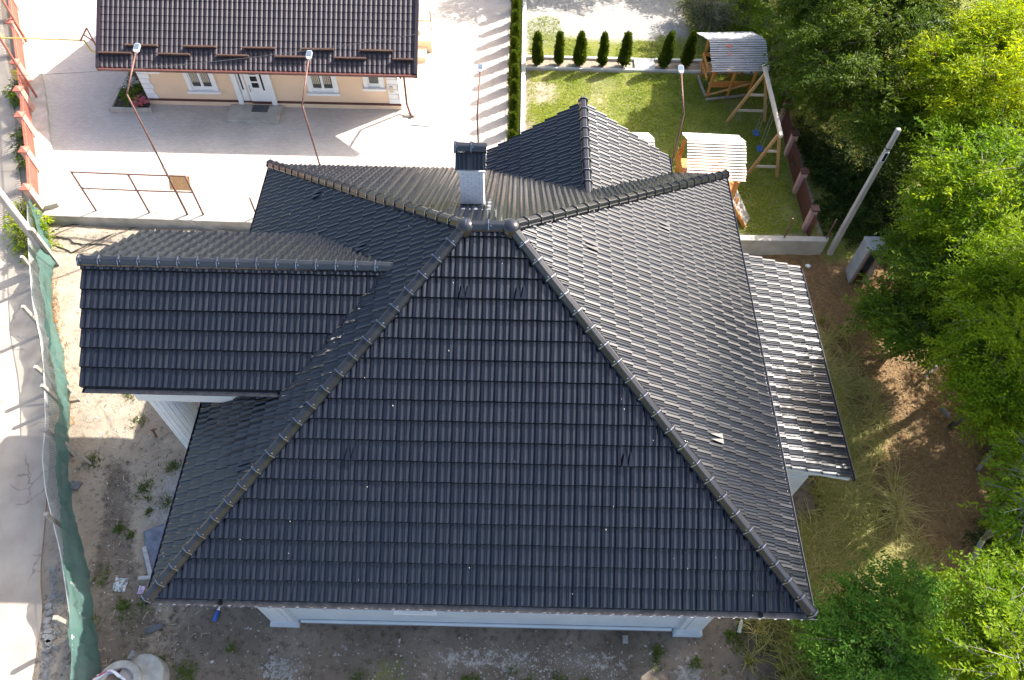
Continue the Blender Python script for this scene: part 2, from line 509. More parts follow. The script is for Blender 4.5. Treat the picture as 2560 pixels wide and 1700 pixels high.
def vnoise(x, y, s, seed=0):
    """cheap smooth value noise"""
    r = np.random.default_rng(seed).random((64, 64))
    xs, ys = x * s, y * s
    xi, yi = np.floor(xs).astype(int), np.floor(ys).astype(int)
    fx, fy = xs - xi, ys - yi
    fx, fy = fx * fx * (3 - 2 * fx), fy * fy * (3 - 2 * fy)
    g = lambda i, j: r[i % 64, j % 64]
    return (g(xi, yi) * (1 - fx) + g(xi + 1, yi) * fx) * (1 - fy) + (g(xi, yi + 1) * (1 - fx) + g(xi + 1, yi + 1) * fx) * fy


ROAD_R = [(-11.6, 0), (-11.79, 3.15), (-12.01, 4.05), (-12.22, 4.91), (-12.7, 6.05), (-13.12, 7.52), (-13.5, 8.84), (-14.1, 10.55), (-14.65, 11.77),
          (-15.29, 13.06), (-16.07, 14.79), (-17.27, 17.3), (-18.2, 19.3), (-19.6, 22.3), (-21.0, 25.6), (-22.3, 28.3), (-24.0, 32.0), (-28, 40.0), (-36, 58)]
_ry = np.array([p[1] for p in ROAD_R]); _rx = np.array([p[0] for p in ROAD_R])


def road_x(y):
    return np.interp(y, np.r_[-40, _ry], np.r_[-10.8, _rx])


def road_z(y):
    return np.interp(y, [0, 15, 20, 28, 60], [.03, .03, .10, .32, 1.0])


def height(x, y):
    n = (vnoise(x, y, .5, 1) - .5) * .16 + (vnoise(x, y, 1.7, 2) - .5) * .07 + (vnoise(x, y, 5, 3) - .5) * .03
    h = n * 1.0
    h = h + smooth(17.3, 18.2, y) * .34 * (1 - smooth(17.6, 18.5, y))             # earth piled against the kerb
    court = (x < 0.2) & (y > 18.55)
    garden = (x >= 0.2) & (x < 11.0) & (y > 17.95)
    east = (x >= 11.0)
    h = np.where(court, .30, h)
    h = np.where(garden, .47 + n * .25, h)
    h = np.where(east, n + smooth(16.5, 20, y) * .45, h)
    strip = (x > -.45) & (x < .12) & (y > 18.5)
    h = np.where(strip, .50 + n * .2, h)
    rx = road_x(y)
    k = smooth(0.05, .6, x - rx)
    h = h * k + (road_z(y) - .06) * (1 - k)
    far = smooth(45, 90, np.hypot(x, y - 15))
    return h * (1 - far)


def axis(lo, hi, step, far):
    a = list(np.arange(lo, hi + 1e-6, step))
    s = step; b = [hi]
    while b[-1] < far: s *= 1.35; b.append(b[-1] + s)
    s = step; c = [lo]
    while c[-1] > -far: s *= 1.35; c.append(c[-1] - s)
    return np.array(list(reversed(c[1:])) + a + b[1:])


xs, ys = axis(-26, 26, .2, 900), axis(-4, 42, .2, 900)
X, Y = np.meshgrid(xs, ys)
Z = height(X, Y)
nx, ny = len(xs), len(ys)
idx = np.arange(nx * ny).reshape(ny, nx)
loops = np.stack([idx[:-1, :-1], idx[:-1, 1:], idx[1:, 1:], idx[1:, :-1]], -1).reshape(-1, 4)
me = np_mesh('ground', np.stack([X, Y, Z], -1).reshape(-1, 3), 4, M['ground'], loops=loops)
lawn = smooth(.3, .5, X) * (1 - smooth(10.7, 11.2, X)) * smooth(18.0, 18.3, Y) * (1 - .8 * smooth(28.2, 31, Y))
lawn = lawn * (.55 + .6 * vnoise(X, Y, .9, 11))
lawn = lawn * (1 - ((Y > 27.25) & (Y < 28.15) & (X < 8.2)))
lawn = lawn * (1 - .75 * np.exp(-((X - .6) / 1.0) ** 2) * (Y < 26.5) * vnoise(X, Y, .8, 19))
lawn = np.maximum(lawn, smooth(6.6, 8, X) * (Y > 28) * smooth(5, 9, X + (Y - 29) * .5) * .7)
lawn = np.maximum(lawn, (1 - smooth(7.2, 9.6, np.abs(X - 8.0) + .35 * np.abs(Y - 7))) * (X > 5.5) * .5 * smooth(2, 10, Y) * vnoise(X, Y, 1.3, 5))
lawn = np.maximum(lawn, .50 * smooth(.5, .8, vnoise(X, Y, .7, 21)) * (X > -5) * (Y < 4))
lawn = np.maximum(lawn, .75 * smooth(30, 60, np.hypot(X, Y - 15)))
lawn = np.maximum(lawn, .8 * (X > 11) * smooth(16.5, 18, Y))
lit = smooth(9.2, 11.0, X + .2 * np.abs(Y - 11)) * (1 - smooth(17.0, 19.5, Y)) * (1 - smooth(30, 50, X))
grey = .95 * np.exp(-(((X + 9.5) / .9) ** 2 + ((Y - 7.9) / 1.4) ** 2)) + .7 * np.exp(-(((Y - 3.9) / .45) ** 2)) * ((X > -4.5) & (X < 5)) * (.15 + .75 * vnoise(X, Y, .8, 8))
grey = np.maximum(grey, .95 * smooth(28.2, 29.6, Y) * (X > .2) * (1 - smooth(6.5, 9, X)))
zone = np.stack([lawn, np.clip(lit, 0, 1), np.clip(grey, 0, 1), np.ones_like(lawn)], -1).reshape(-1, 4).astype(np.float32)
ts = np.maximum((1 - smooth(4.6, 7.5, Y)) * (.42 + .58 * smooth(-9.5, -7.0, X)) + .75 * np.exp(-((X - road_x(Y) - 2.0) / .65) ** 2) * smooth(3, 4.5, Y) * (1 - smooth(8.5, 10, Y)), smooth(6.6, 8, X) * (1 - smooth(17.5, 18.5, Y)))  # darker earth tone: near strip, along the net, and east side
ta = me.attributes.new('dark_earth', 'FLOAT', 'POINT'); ta.data.foreach_set('value', ts.astype(np.float32).ravel())
ca = me.color_attributes.new("zone", 'FLOAT_COLOR', 'POINT')
ca.data.foreach_set("color", zone.ravel())
me.polygons.foreach_set("use_smooth", [True] * len(me.polygons))
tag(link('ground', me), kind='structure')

# road
yy = np.concatenate([np.arange(-30, 60, .5)])
rows = []
for y in yy:
    wob = .10 * (vnoise(np.array([y]), np.array([3.0]), 1.1, 4)[0] - .5)
    rows.append([(road_x(y) + wob - 9.5 * t, y, road_z(y) + .004 - .03 * (1 if t == 0 else 0)) for t in (0, .012, .25, .5, .75, 1)])
vv = np.array(rows).reshape(-1, 3)
k = 6
li = np.array([[i * k + j, (i + 1) * k + j, (i + 1) * k + j + 1, i * k + j + 1] for i in range(len(yy) - 1) for j in range(k - 1)])
tag(link('road', np_mesh('road', vv, 4, M['road'], loops=li[:, ::-1] if False else li)), kind='structure')

# courtyard paving
mb = MB()
FX = [(-24.2, 34.5), (-22.44, 30.99), (-21.71, 29.46), (-20.29, 26.32), (-18.05, 21.78), (-16.9, 18.62)]
poly = [(p[0], p[1], .1) for p in FX] + [(-.46, 18.62, .1), (-.46, 60, .1), (-34, 60, .1)]
mb.prism(poly, (0, 0, .40))
pav = mb.build('courtyard_paving', M['paver']); tag(pav, kind='structure')
mb = MB()
mb.prism([(-17.0, 18.33, -.1), (-9.0, 18.21, -.1), (-.3, 18.16, -.1), (-.3, 18.615, -.1), (-16.9, 18.615, -.1)], (0, 0, .604))
tag(mb.build('courtyard_kerb', M['concrete'], bevel=.015), 'long pale concrete retaining kerb along the near edge of the paved yard', 'kerb')
mb = MB(); mb.box(-.455, -.40, 18.62, 60, .2, .53)
tag(mb.build('paving_edging', M['concrete']), 'thin concrete edging between the paved yard and the thuja hedge bed', 'edging')
mb = MB(); mb.box(.14, .32, 18.4, 60, .3, .62)
tag(mb.build('garden_kerb', M['concrete_new'], bevel=.01), 'straight white concrete kerb between hedge bed and garden lawn', 'kerb')
mb = MB(); mb.box(.33, 4.97, 28.05, 28.17, .35, .57); mb.box(5.85, 10.4, 28.05, 28.17, .35, .57)
tag(mb.build('bed_kerb', M['concrete_new']), 'thin pale kerb on the far side of the seven cypress bed', 'kerb')
mb = MB(); mb.box(.33, 4.97, 27.31, 27.42, .35, .57); mb.box(5.85, 10.4, 27.31, 27.42, .35, .57)
tag(mb.build('bed_kerb', M['concrete_new']), 'thin pale kerb on the lawn side of the seven cypress bed', 'kerb')
mb = MB(); mb.box(4.985, 5.835, 27.33, 28.16, .40, .555)
tag(mb.build('garden_path', M['concrete_new']), kind='structure')
mb = MB(); mb.hexa([(6.2, 17.62, -.2), (10.98, 17.66, -.2), (11.08, 17.9, -.2), (6.2, 17.88, -.2),
                    (6.2, 17.62, .8), (10.98, 17.66, .8), (11.08, 17.9, .8), (6.2, 17.88, .8)])
wallr = mb.build('garden_wall', M['concrete'], bevel=.012)
tag(wallr, 'low thick concrete garden wall ending beside the tilted-looking utility pole', 'wall')
for (px, py, qx, qy, lab) in ((1920 + 150 / 3.689, 425 + 620 / 3.689, 0, 0, 'thin rusty post standing midway along the concrete garden wall'),
                              (1920 + 540 / 3.689, 425 + 628 / 3.689, 0, 0, 'thin rusty post at the end of the concrete wall beside the utility pole')):
    p = at(px, py, .8)
    p.y = min(max(p.y, 17.7), 17.85)
    mb = MB(); mb.tube([(p.x, p.y, .7), (p.x, p.y, 1.75)], .03, 8)
    tag(mb.build('rusty_post', M['brown_metal']), lab, 'post')

# ------------------------------------------------------------------ the big house
XL, XR, YF, YB, ZE = -7.83, 6.68, 4.33, 17.86, 3.543
TANP = 4.83 / 6.85
PC = math.cos(math.atan(TANP)); PS = math.sin(math.atan(TANP))
YM = (YF + YB) / 2
AXL, AXR, ZR = XL + (YM - YF), XR - (YM - YF), ZE + (YM - YF) * TANP
house = empty('big_house', (0, 0, 0), 'large white house under a black glazed tile hip roof filling the middle of the view', 'house')
TW, TL, BUTT = .302, .448, .066
PROF = [(0, .043), (.004, .030), (.050, .008), (.088, .003), (.096, .013), (.122, .031), (.148, .038), (.188, .018), (.206, .005), (.222, .009),
        (.238, .041), (.296, .044), (.302, .030)]
TFULL = TL + .03


def tile_faces():
    vs, fs = [], []
    for u, h in PROF:
        vs += [(u, -.03, -.02), (u, .030, h + BUTT), (u, TFULL - .03, h * .80 + .004)]
    for i in range(len(PROF) - 1):
        a, b = 3 * i, 3 * i + 3
        fs += [(a, b, b + 1, a + 1), (a + 1, b + 1, b + 2, a + 2)]
    return vs, fs


TV, TF = tile_faces()
TVn = np.array(TV)


def clip(poly, planes):
    for a, b, c in planes:
        out = []
        for i in range(len(poly)):
            p, q = poly[i], poly[(i + 1) % len(poly)]
            dp, dq = a * p[0] + b * p[1] - c, a * q[0] + b * q[1] - c
            if dp <= 0: out.append(p)
            if (dp < 0) != (dq < 0) and dp != dq:
                t = dp / (dp - dq)
                out.append(tuple(p[k] + (q[k] - p[k]) * t for k in range(3)))
        poly = out
        if len(poly) < 3: return []
    return poly


FULL = []           # (score, matrix)
cut_mb = MB()


def slope(O, U, Vv, planes, ulen, vlen, u0=0.0, pick=False):
    """lays tiles on one roof slope: O eave corner, U along the eave, Vv up the slope; planes = half-planes a*u+b*v<=c that keep"""
    O, U, Vv = Vector(O), Vector(U).normalized(), Vector(Vv).normalized()
    Nn = U.cross(Vv)
    for r in range(int(vlen / TL) + 1):
        for c in range(int((ulen - u0) / TW) + 2):
            u, v = u0 + c * TW, r * TL
            corners = [(u, v - .03), (u + TW, v - .03), (u + TW, v + TL), (u, v + TL)]
            dead = any(all(a * p[0] + b * p[1] > cc for p in corners) for a, b, cc in planes)
            if dead: continue
            jit = random.uniform(-.005, .005); tilt = random.gauss(0, .010)
            if all(a * p[0] + b * p[1] <= cc + 1e-6 for a, b, cc in planes for p in corners):
                mtx = Matrix.Identity(4)
                Ut = (U + Nn * tilt).normalized(); Nt = Ut.cross(Vv)
                pos = O + U * u + Vv * (v + jit) + Nn * (.012 + abs(jit))
                for i in range(3):
                    mtx[i][0], mtx[i][1], mtx[i][2], mtx[i][3] = Ut[i], Vv[i], Nt[i], pos[i]
                sc = 0
                if pick:
                    d = pos - CAM
                    sc = max(0, -(d.normalized().dot(Nn))) / d.length_squared
                FULL.append((sc, mtx))
            else:
                for f in TF:
                    pl = clip([(TV[i][0] + u, TV[i][1] + v + jit, TV[i][2]) for i in f], planes)
                    if pl:
                        cut_mb.add([O + U * p[0] + Vv * p[1] + Nn * (p[2] + .012) for p in pl], [tuple(range(len(pl)))])


EL = XR - XL; ED = YB - YF
HIP = 1 / PC   # hips rise at 45 degrees in plan: v = u / cos(pitch)
SL = (YM - YF) / PC


def hip_planes(length, k0=1.0, k1=1.0):
    # u >= v*PC  and  u <= length - v*PC, eave and top
    return [(-1, PC, 0), (1, PC, length), (0, 1, SL)]


slope((XL, YF, ZE), (1, 0, 0), (0, PC, PS), hip_planes(EL), EL, SL, pick=True)
slope((XL, YB, ZE), (0, -1, 0), (PC, 0, PS), hip_planes(ED), ED, SL)
slope((XR, YF, ZE), (0, 1, 0), (-PC, 0, PS), hip_planes(ED), ED, SL)
slope((XR, YB, ZE), (-1, 0, 0), (0, -PC, PS), hip_planes(EL), EL, SL)

# west wing gable: ridge along x
WZ, WY, WX0 = 7.06, 10.92, -9.93
WE, WZE = 8.56, 7.06 - (10.92 - 8.56) * TANP
wl = (WY - WE) / PC
wxi = XL + (WZ - ZE) / TANP            # where the wing ridge meets the west slope
wxe = XL + (WZE - ZE) / TANP
# front: u from WX0; keep x <= XL + (z - ZE)/TANP  ->  u <= (wxe-WX0) + v*PS/TANP
slope((WX0, WE, WZE), (1, 0, 0), (0, PC, PS), [(1, -PC, wxe - WX0 + .02), (0, 1, wl), (-1, 0, 0)], wxi - WX0 + .6, wl)
yb2 = 2 * WY - WE
slope((wxi + .3, yb2, WZE), (-1, 0, 0), (0, -PC, PS), [(1, 0, wxi + .3 - WX0), (0, 1, wl), (-1, -PC, -(wxi + .3 - wxe) + .02)], wxi + .3 - WX0, wl)
# north wing gable: ridge along y
NXC, NW_, NYE = 2.0, 2.93, 18.74
NZR = ZE + NW_ * TANP
nl = NW_ / PC
nyi = YB - (NZR - ZE) / TANP
slope((NXC - NW_, NYE, ZE), (0, -1, 0), (PC, 0, PS), [(1, -PC, NYE - YB + .02), (0, 1, nl), (-1, 0, 0)], NYE - nyi + .5, nl)
slope((NXC + NW_, nyi - .3, ZE), (0, 1, 0), (-PC, 0, PS), [(-1, -PC, -(YB - nyi + .3) + .02), (0, 1, nl), (1, 0, NYE - nyi + .3)], NYE - nyi + .3, nl)
# east annex: shallow single pitch
AX0, AX1, AY0, AY1, AZ0, AZ1 = 6.35, 8.76, 7.86, 14.82, 3.46, 2.72
asl = math.hypot(AX1 - AX0, AZ0 - AZ1)
slope((AX1, AY0, AZ1), (0, 1, 0), (AX0 - AX1, 0, AZ0 - AZ1), [(0, 1, asl), (1, 0, AY1 - AY0), (-1, 0, 0)], AY1 - AY0, asl)

tile_me = MB(); tile_me.add(TV, TF); tile_mesh = tile_me.mesh('roof_tile', M['tile'])
FULL.sort(key=lambda t: -t[0])
for sc, mtx in FULL[:300]:
    o = link('roof_tile', tile_mesh, house); o.matrix_local = mtx
rest = [np.array(mtx) for _, mtx in FULL[300:]]
A = np.stack(rest)
P4 = np.concatenate([TVn, np.ones((len(TVn), 1))], 1)
allv = np.einsum('nij,vj->nvi', A, P4)[:, :, :3].reshape(-1, 3)
lf = np.array(TF, dtype=np.int64)
loops = (lf[None] + (np.arange(len(rest)) * len(TV))[:, None, None]).reshape(-1, 4)
tag(link('roof_tile_field', np_mesh('roof_tile_field', allv, 4, M['tile'], loops=loops), house), kind='stuff')
tag(cut_mb.build('cut_roof_tiles', M['tile'], house), kind='stuff')

# pale specks of dust and droppings lying on the tiles
mb = MB(); rs = random.Random(5)
for O_, U_, V_, ul in (((XL, YF, ZE), (1, 0, 0), (0, PC, PS), EL), ((XR, YF, ZE), (0, 1, 0), (-PC, 0, PS), ED), ((XL, YB, ZE), (0, -1, 0), (PC, 0, PS), ED)):
    O_, U_, V_ = Vector(O_), Vector(U_), Vector(V_); N_ = U_.cross(V_)
    for _ in range(22):
        v = SL * (1 - math.sqrt(rs.random())) * .95 + .1; u = v * PC + .2 + rs.random() * max(.1, ul - 2 * v * PC - .4)
        q = O_ + U_ * u + V_ * v + N_ * .125
        a, b = rs.uniform(.005, .012), rs.uniform(.006, .022)
        mb.add([q - U_ * a - V_ * b * .4, q + U_ * a * .8 - V_ * b, q + U_ * a + V_ * b * .5, q - U_ * a * .6 + V_ * b, q + N_ * .012], [(0, 1, 4), (1, 2, 4), (2, 3, 4), (3, 0, 4)])
tag(mb.build('dust_specks', M['pebble'], house), kind='stuff')

# underlay below the tiles
mb = MB(); e = .004
FL, FR, BL, BR = (XL, YF, ZE), (XR, YF, ZE), (XL, YB, ZE), (XR, YB, ZE)
TLp, TRp = (AXL, YM, ZR), (AXR, YM, ZR)
mb.add([FL, FR, BR, BL, TLp, TRp], [(0, 1, 5, 4), (1, 2, 5), (2, 3, 4, 5), (3, 0, 4), (3, 2, 1, 0)])
mb.prism([(WX0 + .03, WE, WZE - .02), (WX0 + .03, yb2, WZE - .02), (WX0 + .03, WY, WZ - .02)][::-1], (wxi - WX0 - .9, 0, 0))
mb.prism([(NXC - NW_, NYE - .03, ZE - .02), (NXC + NW_, NYE - .03, ZE - .02), (NXC, NYE - .03, NZR - .02)][::-1], (0, -(NYE - nyi - 1.0), 0))
mb.build('roof_deck', M['deck'], house)
mb = MB(); mb.hexa([(AX0, AY0 + .02, AZ0 - .12), (AX1 - .02, AY0 + .02, AZ1 - .12), (AX1 - .02, AY1 - .02, AZ1 - .12), (AX0, AY1 - .02, AZ0 - .12),
                    (AX0, AY0 + .02, AZ0 - .004), (AX1 - .02, AY0 + .02, AZ1 - .004), (AX1 - .02, AY1 - .02, AZ1 - .004), (AX0, AY1 - .02, AZ0 - .004)])
mb.build('annex_ceiling', M['white'], house)

# ridge tiles
RP = [(-.145, -.045), (-.135, .0), (-.118, .012), (-.070, .088), (-.045, .098), (.045, .098), (.070, .088), (.118, .012), (.135, .0), (.145, -.045)]


def ridge_mesh(L_=.46):
    vs, fs = [], []
    n = len(RP)
    for t, s, dz in ((-.03, 1.10, .014), (.045, 1.10, .014), (.046, 1.0, 0.006), (L_, .94, 0.)):
        vs += [(x * s, t, z * s + dz) for x, z in RP]
    for k in range(3):
        for i in range(n - 1):
            a = k * n + i
            fs.append((a + 1, a, a + n, a + n + 1))
    fs.append(tuple(range(n)))
    me = bpy.data.meshes.new('ridge_tile'); me.from_pydata(vs, [], fs); me.materials.append(M['ridge']); me.update()
    c, cf = [], []
    for (x, z) in RP[1:-1]:
        for t, o_ in ((.006, .006), (.022, .006), (.022, .016), (.006, .016)):
            k = math.hypot(x, z + .04)
            c.append((x * 1.10 + x / k * o_, t, z * 1.10 + .014 + (z + .04) / k * o_))
    q = len(RP) - 2
    for i in range(q - 1):
        for j in range(4):
            a, b = 4 * i + j, 4 * i + (j + 1) % 4
            cf.append((a, b, b + 4, a + 4))
    for sx in (-.085, .085):
        b = len(c)
        for dx, dy in ((-.012, .05), (.012, .05), (.012, .074), (-.012, .074)):
            c.append((sx + dx, dy, .085 - (abs(sx + dx) - .07) * 1.3))
        for dx, dy in ((-.012, .05), (.012, .05), (.012, .074), (-.012, .074)):
            c.append((sx + dx, dy, .105 - (abs(sx + dx) - .07) * 1.3))
        cf += [(b + 4, b + 5, b + 6, b + 7), (b, b + 1, b + 5, b + 4), (b + 1, b + 2, b + 6, b + 5), (b + 2, b + 3, b + 7, b + 6), (b + 3, b, b + 4, b + 7)]
    mc = bpy.data.meshes.new('ridge_clip'); mc.from_pydata(c, [], cf); mc.materials.append(M['clip']); mc.update()
    return me, mc


RM, RC = ridge_mesh()


def ridge_run(p0, p1, lift, step=.46, clips=True):
    """from the low / outer end p0 to p1"""
    p0, p1 = Vector(p0), Vector(p1)
    d = (p1 - p0); Ln = d.length; d.normalize()
    side = d.cross(Vector((0, 0, 1))).normalized()
    up = side.cross(d).normalized()
    n = max(1, round(Ln / step)); st = Ln / n
    for i in range(n):
        o = link('ridge_tile', RM, house)
        pos = p0 + d * (i * st) + up * (lift + random.uniform(-.003, .003))
        s2 = (side + up * random.uniform(-.015, .015)).normalized(); u2 = s2.cross(d)
        mtx = Matrix.Identity(4)
        for k in range(3):
            mtx[k][0], mtx[k][1], mtx[k][2], mtx[k][3] = s2[k], d[k] * st / .46, u2[k], pos[k]
        o.matrix_local = mtx
        if clips:
            c = link('clip', RC, o)


ridge_run((XL - .02, YF - .02, ZE + .02), TLp, .075)
ridge_run((XR + .02, YF - .02, ZE + .02), TRp, .075)
ridge_run((XL - .02, YB + .02, ZE + .02), TLp, .075)
ridge_run((XR + .02, YB + .02, ZE + .02), TRp, .075)
ridge_run(TLp, TRp, .075)
ridge_run((WX0 - .03, WY, WZ), (wxi + .12, WY, WZ), .065)
ridge_run((NXC, NYE + .03, NZR), (NXC, nyi - .1, NZR), .065)
for px_ in (AXL, AXR):
    mb = MB()
    n = 14; prof = []
    for i in range(6):
        a = i / 5 * math.pi / 2
        prof.append((.205 * math.cos(a) + .005, .13 * math.sin(a)))
    prof = [(.232, -.14), (.22, -.03)] + prof
    mb.lathe((px_, YM, ZR + .075), prof, 12)
    mb.f.append(tuple(range(len(mb.v) - 12, len(mb.v))))
    mb.build('hip_cap', M['ridge'], house, smooth=True)

# valley trims
for a, b in (((wxe, WE, WZE), (wxi, WY, WZ)), ((wxe, yb2, WZE), (wxi, WY, WZ)), ((NXC - NW_, YB, ZE), (NXC, nyi, NZR)), ((NXC + NW_, YB, ZE), (NXC, nyi, NZR))):
    mb = MB(); a, b = Vector(a), Vector(b)
    mb.bar(a + Vector((0, 0, -.005)), b + Vector((0, 0, -.005)), .05, .03)
    mb.build('valley_flashing', M['red_mastic'], house)

# vent tiles with two dormer-like wedges
def vent(O, U, Vv, col, row):
    O, U, Vv = Vector(O), Vector(U).normalized(), Vector(Vv).normalized(); Nn = U.cross(Vv)
    mb = MB()
    def T(u, v, w): return O + U * (col * TW + u) + Vv * (row * TL + v) + Nn * (w + .012)
    for u in (.02, .155):
        mb.add([T(u, .03, .06), T(u + .125, .03, .06), T(u + .0625, .36, .062), T(u, .03, .150), T(u + .125, .03, .150)],
               [(0, 1, 4, 3), (0, 3, 2), (1, 2, 4), (3, 4, 2)])
    mb.build('vent_tile', M['tile'], house)


fr = ((XL, YF, ZE), (1, 0, 0), (0, PC, PS)); rt = ((XR, YF, ZE), (0, 1, 0), (-PC, 0, PS)); lt = ((XL, YB, ZE), (0, -1, 0), (PC, 0, PS))
for s, c, r_ in ((fr, 22, 15), (fr, 26, 15), (fr, 14, 7), (fr, 34, 7), (rt, 11, 5), (rt, 31, 7), (rt, 24, 13), (lt, 9, 6), (lt, 19, 11), (lt, 36, 5)):
    vent(*s, c, r_)


# gutters: half-round troughs
def gutter(p0, p1, out, r=.075, name='gutter', dust=True):
    p0, p1, out = Vector(p0), Vector(p1), Vector(out)
    mb = MB(); n = 7
    for p in (p0, p1):
        for i in range(n):
            a = math.pi * i / (n - 1)
            mb.v.append(tuple(p + out * (r - r * math.cos(a)) + Vector((0, 0, -r * math.sin(a)))))
        for i in range(n):
            a = math.pi * (n - 1 - i) / (n - 1); rr = r - .012
            mb.v.append(tuple(p + out * (r - rr * math.cos(a)) + Vector((0, 0, -rr * math.sin(a)))))
    k = 2 * n
    for i in range(k):
        mb.f.append((i, (i + 1) % k, k + (i + 1) % k, k + i))
    mb.f.append(tuple(reversed(range(k)))); mb.f.append(tuple(range(k, 2 * k)))
    for p, s in ((p0, 1), (p1, -1)):
        d = (p1 - p0).normalized() * s * .006
        ring = [p + d + out * (r - r * math.cos(math.pi * i / 6)) + Vector((0, 0, -r * math.sin(math.pi * i / 6))) for i in range(7)]
        mb.add(ring, [tuple(range(7)), ])
    g = mb.build(name, M['gutter'], house)
    if dust:
        mb = MB(); d = (p1 - p0)
        mb.bar(p0 + d * .01 + out * r + Vector((0, 0, -r * .5)), p0 + d * .99 + out * r + Vector((0, 0, -r * .5)), r * 1.62, .02)
        mb.build('gutter_silt', M['gutter_in'], g)
    return g


g1 = gutter((XL - .12, YF + .0, ZE - .03), (XR + .17, YF + .0, ZE - .03), (0, -1, 0), r=.078)
gutter((XL - .035, YB + .1, ZE - .03), (XL - .035, YF - .05, ZE - .03), (-1, 0, 0), r=.06, dust=False)
gutter((XR + .035, YF - .05, ZE - .03), (XR + .035, YB + .1, ZE - .03), (1, 0, 0), r=.06, dust=False)
gutter((WX0 + .02, WE + .0, WZE - .03), (wxe + .1, WE + .0, WZE - .03), (0, -1, 0), r=.07)
gutter((AX1 + .02, AY0, AZ1 - .03), (AX1 + .02, AY1, AZ1 - .03), (1, 0, 0), r=.06, dust=False)
gutter((XR, YB + .035, ZE - .03), (NXC + NW_ + .05, YB + .035, ZE - .03), (0, 1, 0), r=.06, dust=False)
gutter((NXC + NW_ + .03, YB + .1, ZE - .03), (NXC + NW_ + .03, NYE + .02, ZE - .03), (1, 0, 0), r=.06, dust=False)
for gx in (-6.30, 5.62):
    mb = MB(); mb.lathe((gx, YF - .08, ZE - .24), [(.055, .15), (.052, .205), (.0, .208)], 12)
    mb.build('gutter_outlet', M['black'], house)
    mb = MB(); mb.tube([(gx, YF - .04, ZE - .10), (gx, YF - .04, ZE - .3), (gx + (.35 if gx < 0 else -.35), YF + .25, ZE - .6)], .045, 8)
    mb.build('downpipe', M['gutter'], house)
for i in range(48):          # gutter brackets catching light
    x = XL + .2 + i * .30 + random.uniform(-.03, .03)
    mb = MB(); mb.box(x, x + .05, YF - .172, YF - .158, ZE - .045, ZE - .031)
    mb.build('gutter_bracket', M['clip'], house)

# silver corner piece where the gutter turns
mb = MB(); mb.box(XR - .02, XR + .15, YF - .09, YF + .02, ZE - .075, ZE - .06)
mb.build('gutter_corner', M['white'], house)

# walls
WX_0, WX_1, WY_0, WY_1 = -6.02, 5.02, 4.70, 16.9
mb = MB(); mb.box(WX_0, WX_1, WY_0, WY_1, -.3, ZE - .12)
mb.build('wall', M['white_wall'], house)
mb = MB(); mb.box(XL + .03, XR - .03, YF + .03, YB - .03, ZE - .10, ZE - .04)
mb.build('soffit', M['white'], house)
mb = MB(); mb.box(WX_0 + .5, WX_1 - .5, WY_0 - .05, WY_0 - .004, -.3, .16)
mb.build('plinth', M['plinth'], house)
mb = MB(); mb.box(WX_0 + .7, WX_1 - .7, WY_0 - .075, WY_0 - .004, .165, .30)
mb.build('plinth_moulding', M['white_wall'], house, bevel=.02)
for cx in (WX_0 + .28, WX_1 - .28):
    for cy in (WY_0, WY_1):
        mb = MB(); mb.box(cx - .30, cx + .30, cy - .10, cy + .10, .2, ZE - .125)
        p = mb.build('corner_pilaster', M['white_wall'], house)
        mb = MB(); mb.box(cx - .16, cx + .16, cy - .13, cy - .09, .5, ZE - .4)
        mb.build('raised_panel', M['white_wall'], p)
        mb = MB(); mb.box(cx - .37, cx + .37, cy - .17, cy + .17, -.3, .20); mb.box(cx - .34, cx + .34, cy - .14, cy + .14, .20, .30)
        mb.build('pilaster_base', M['white_wall'], p)
mb = MB(); mb.box(-2.72, -1.68, WY_0 - .16, WY_0 + .01, 1.62, 1.68); sill = mb.build('window_sill', M['white'], house)
mb = MB(); mb.box(-2.65, -1.75, WY_0 - .02, WY_0 + .02, 1.685, 2.9); wf = mb.build('window', M['white'], house)
mb = MB(); mb.box(-2.58, -2.22, WY_0 - .03, WY_0 - .021, 1.75, 2.83); mb.box(-2.18, -1.82, WY_0 - .03, WY_0 - .021, 1.75, 2.83)
mb.build('pane', M['glass'], wf)

# west wing: walls, beam and a wide fluted column
mb = MB(); mb.box(-6.0, -5.0, 9.1, 10.3, 3.4, WZE + .1); mb.box(-6.6, -6.02, 9.3, 10.3, -.3, WZE)
mb.build('wing_wall', M['white_wall'], house)
mb = MB(); mb.box(-9.22, -6.6, 8.90, 9.45, 4.16, WZE - .10)
mb.build('porch_beam', M['white'], house)
mb = MB(); mb.prism([(WX0 + .35, WE + .3, WZE - .02), (WX0 + .35, yb2 - .3, WZE - .02), (WX0 + .35, WY, WZ - .25)], (.1, 0, 0))
mb.build('gable_wall', M['white_wall'], house)


def fluted(cx, cy, z0, z1, r, n=20):
    mb = MB(); ring = []
    for i in range(n):
        for q, rr in ((0, r), (.62, r), (.70, r - .022), (.92, r - .022)):
            a = 2 * math.pi * (i + q) / n
            ring.append((cx + rr * math.cos(a), cy + rr * math.sin(a)))
    k = len(ring)
    mb.v = [(x, y, z0) for x, y in ring] + [(x, y, z1) for x, y in ring]
    mb.f = [(i, (i + 1) % k, k + (i + 1) % k, k + i) for i in range(k)] + [tuple(range(k, 2 * k))]
    return mb


for cy in (9.30,):
    fluted(-8.80, cy, -.2, 4.157, .41).build('fluted_column', M['white'], house)
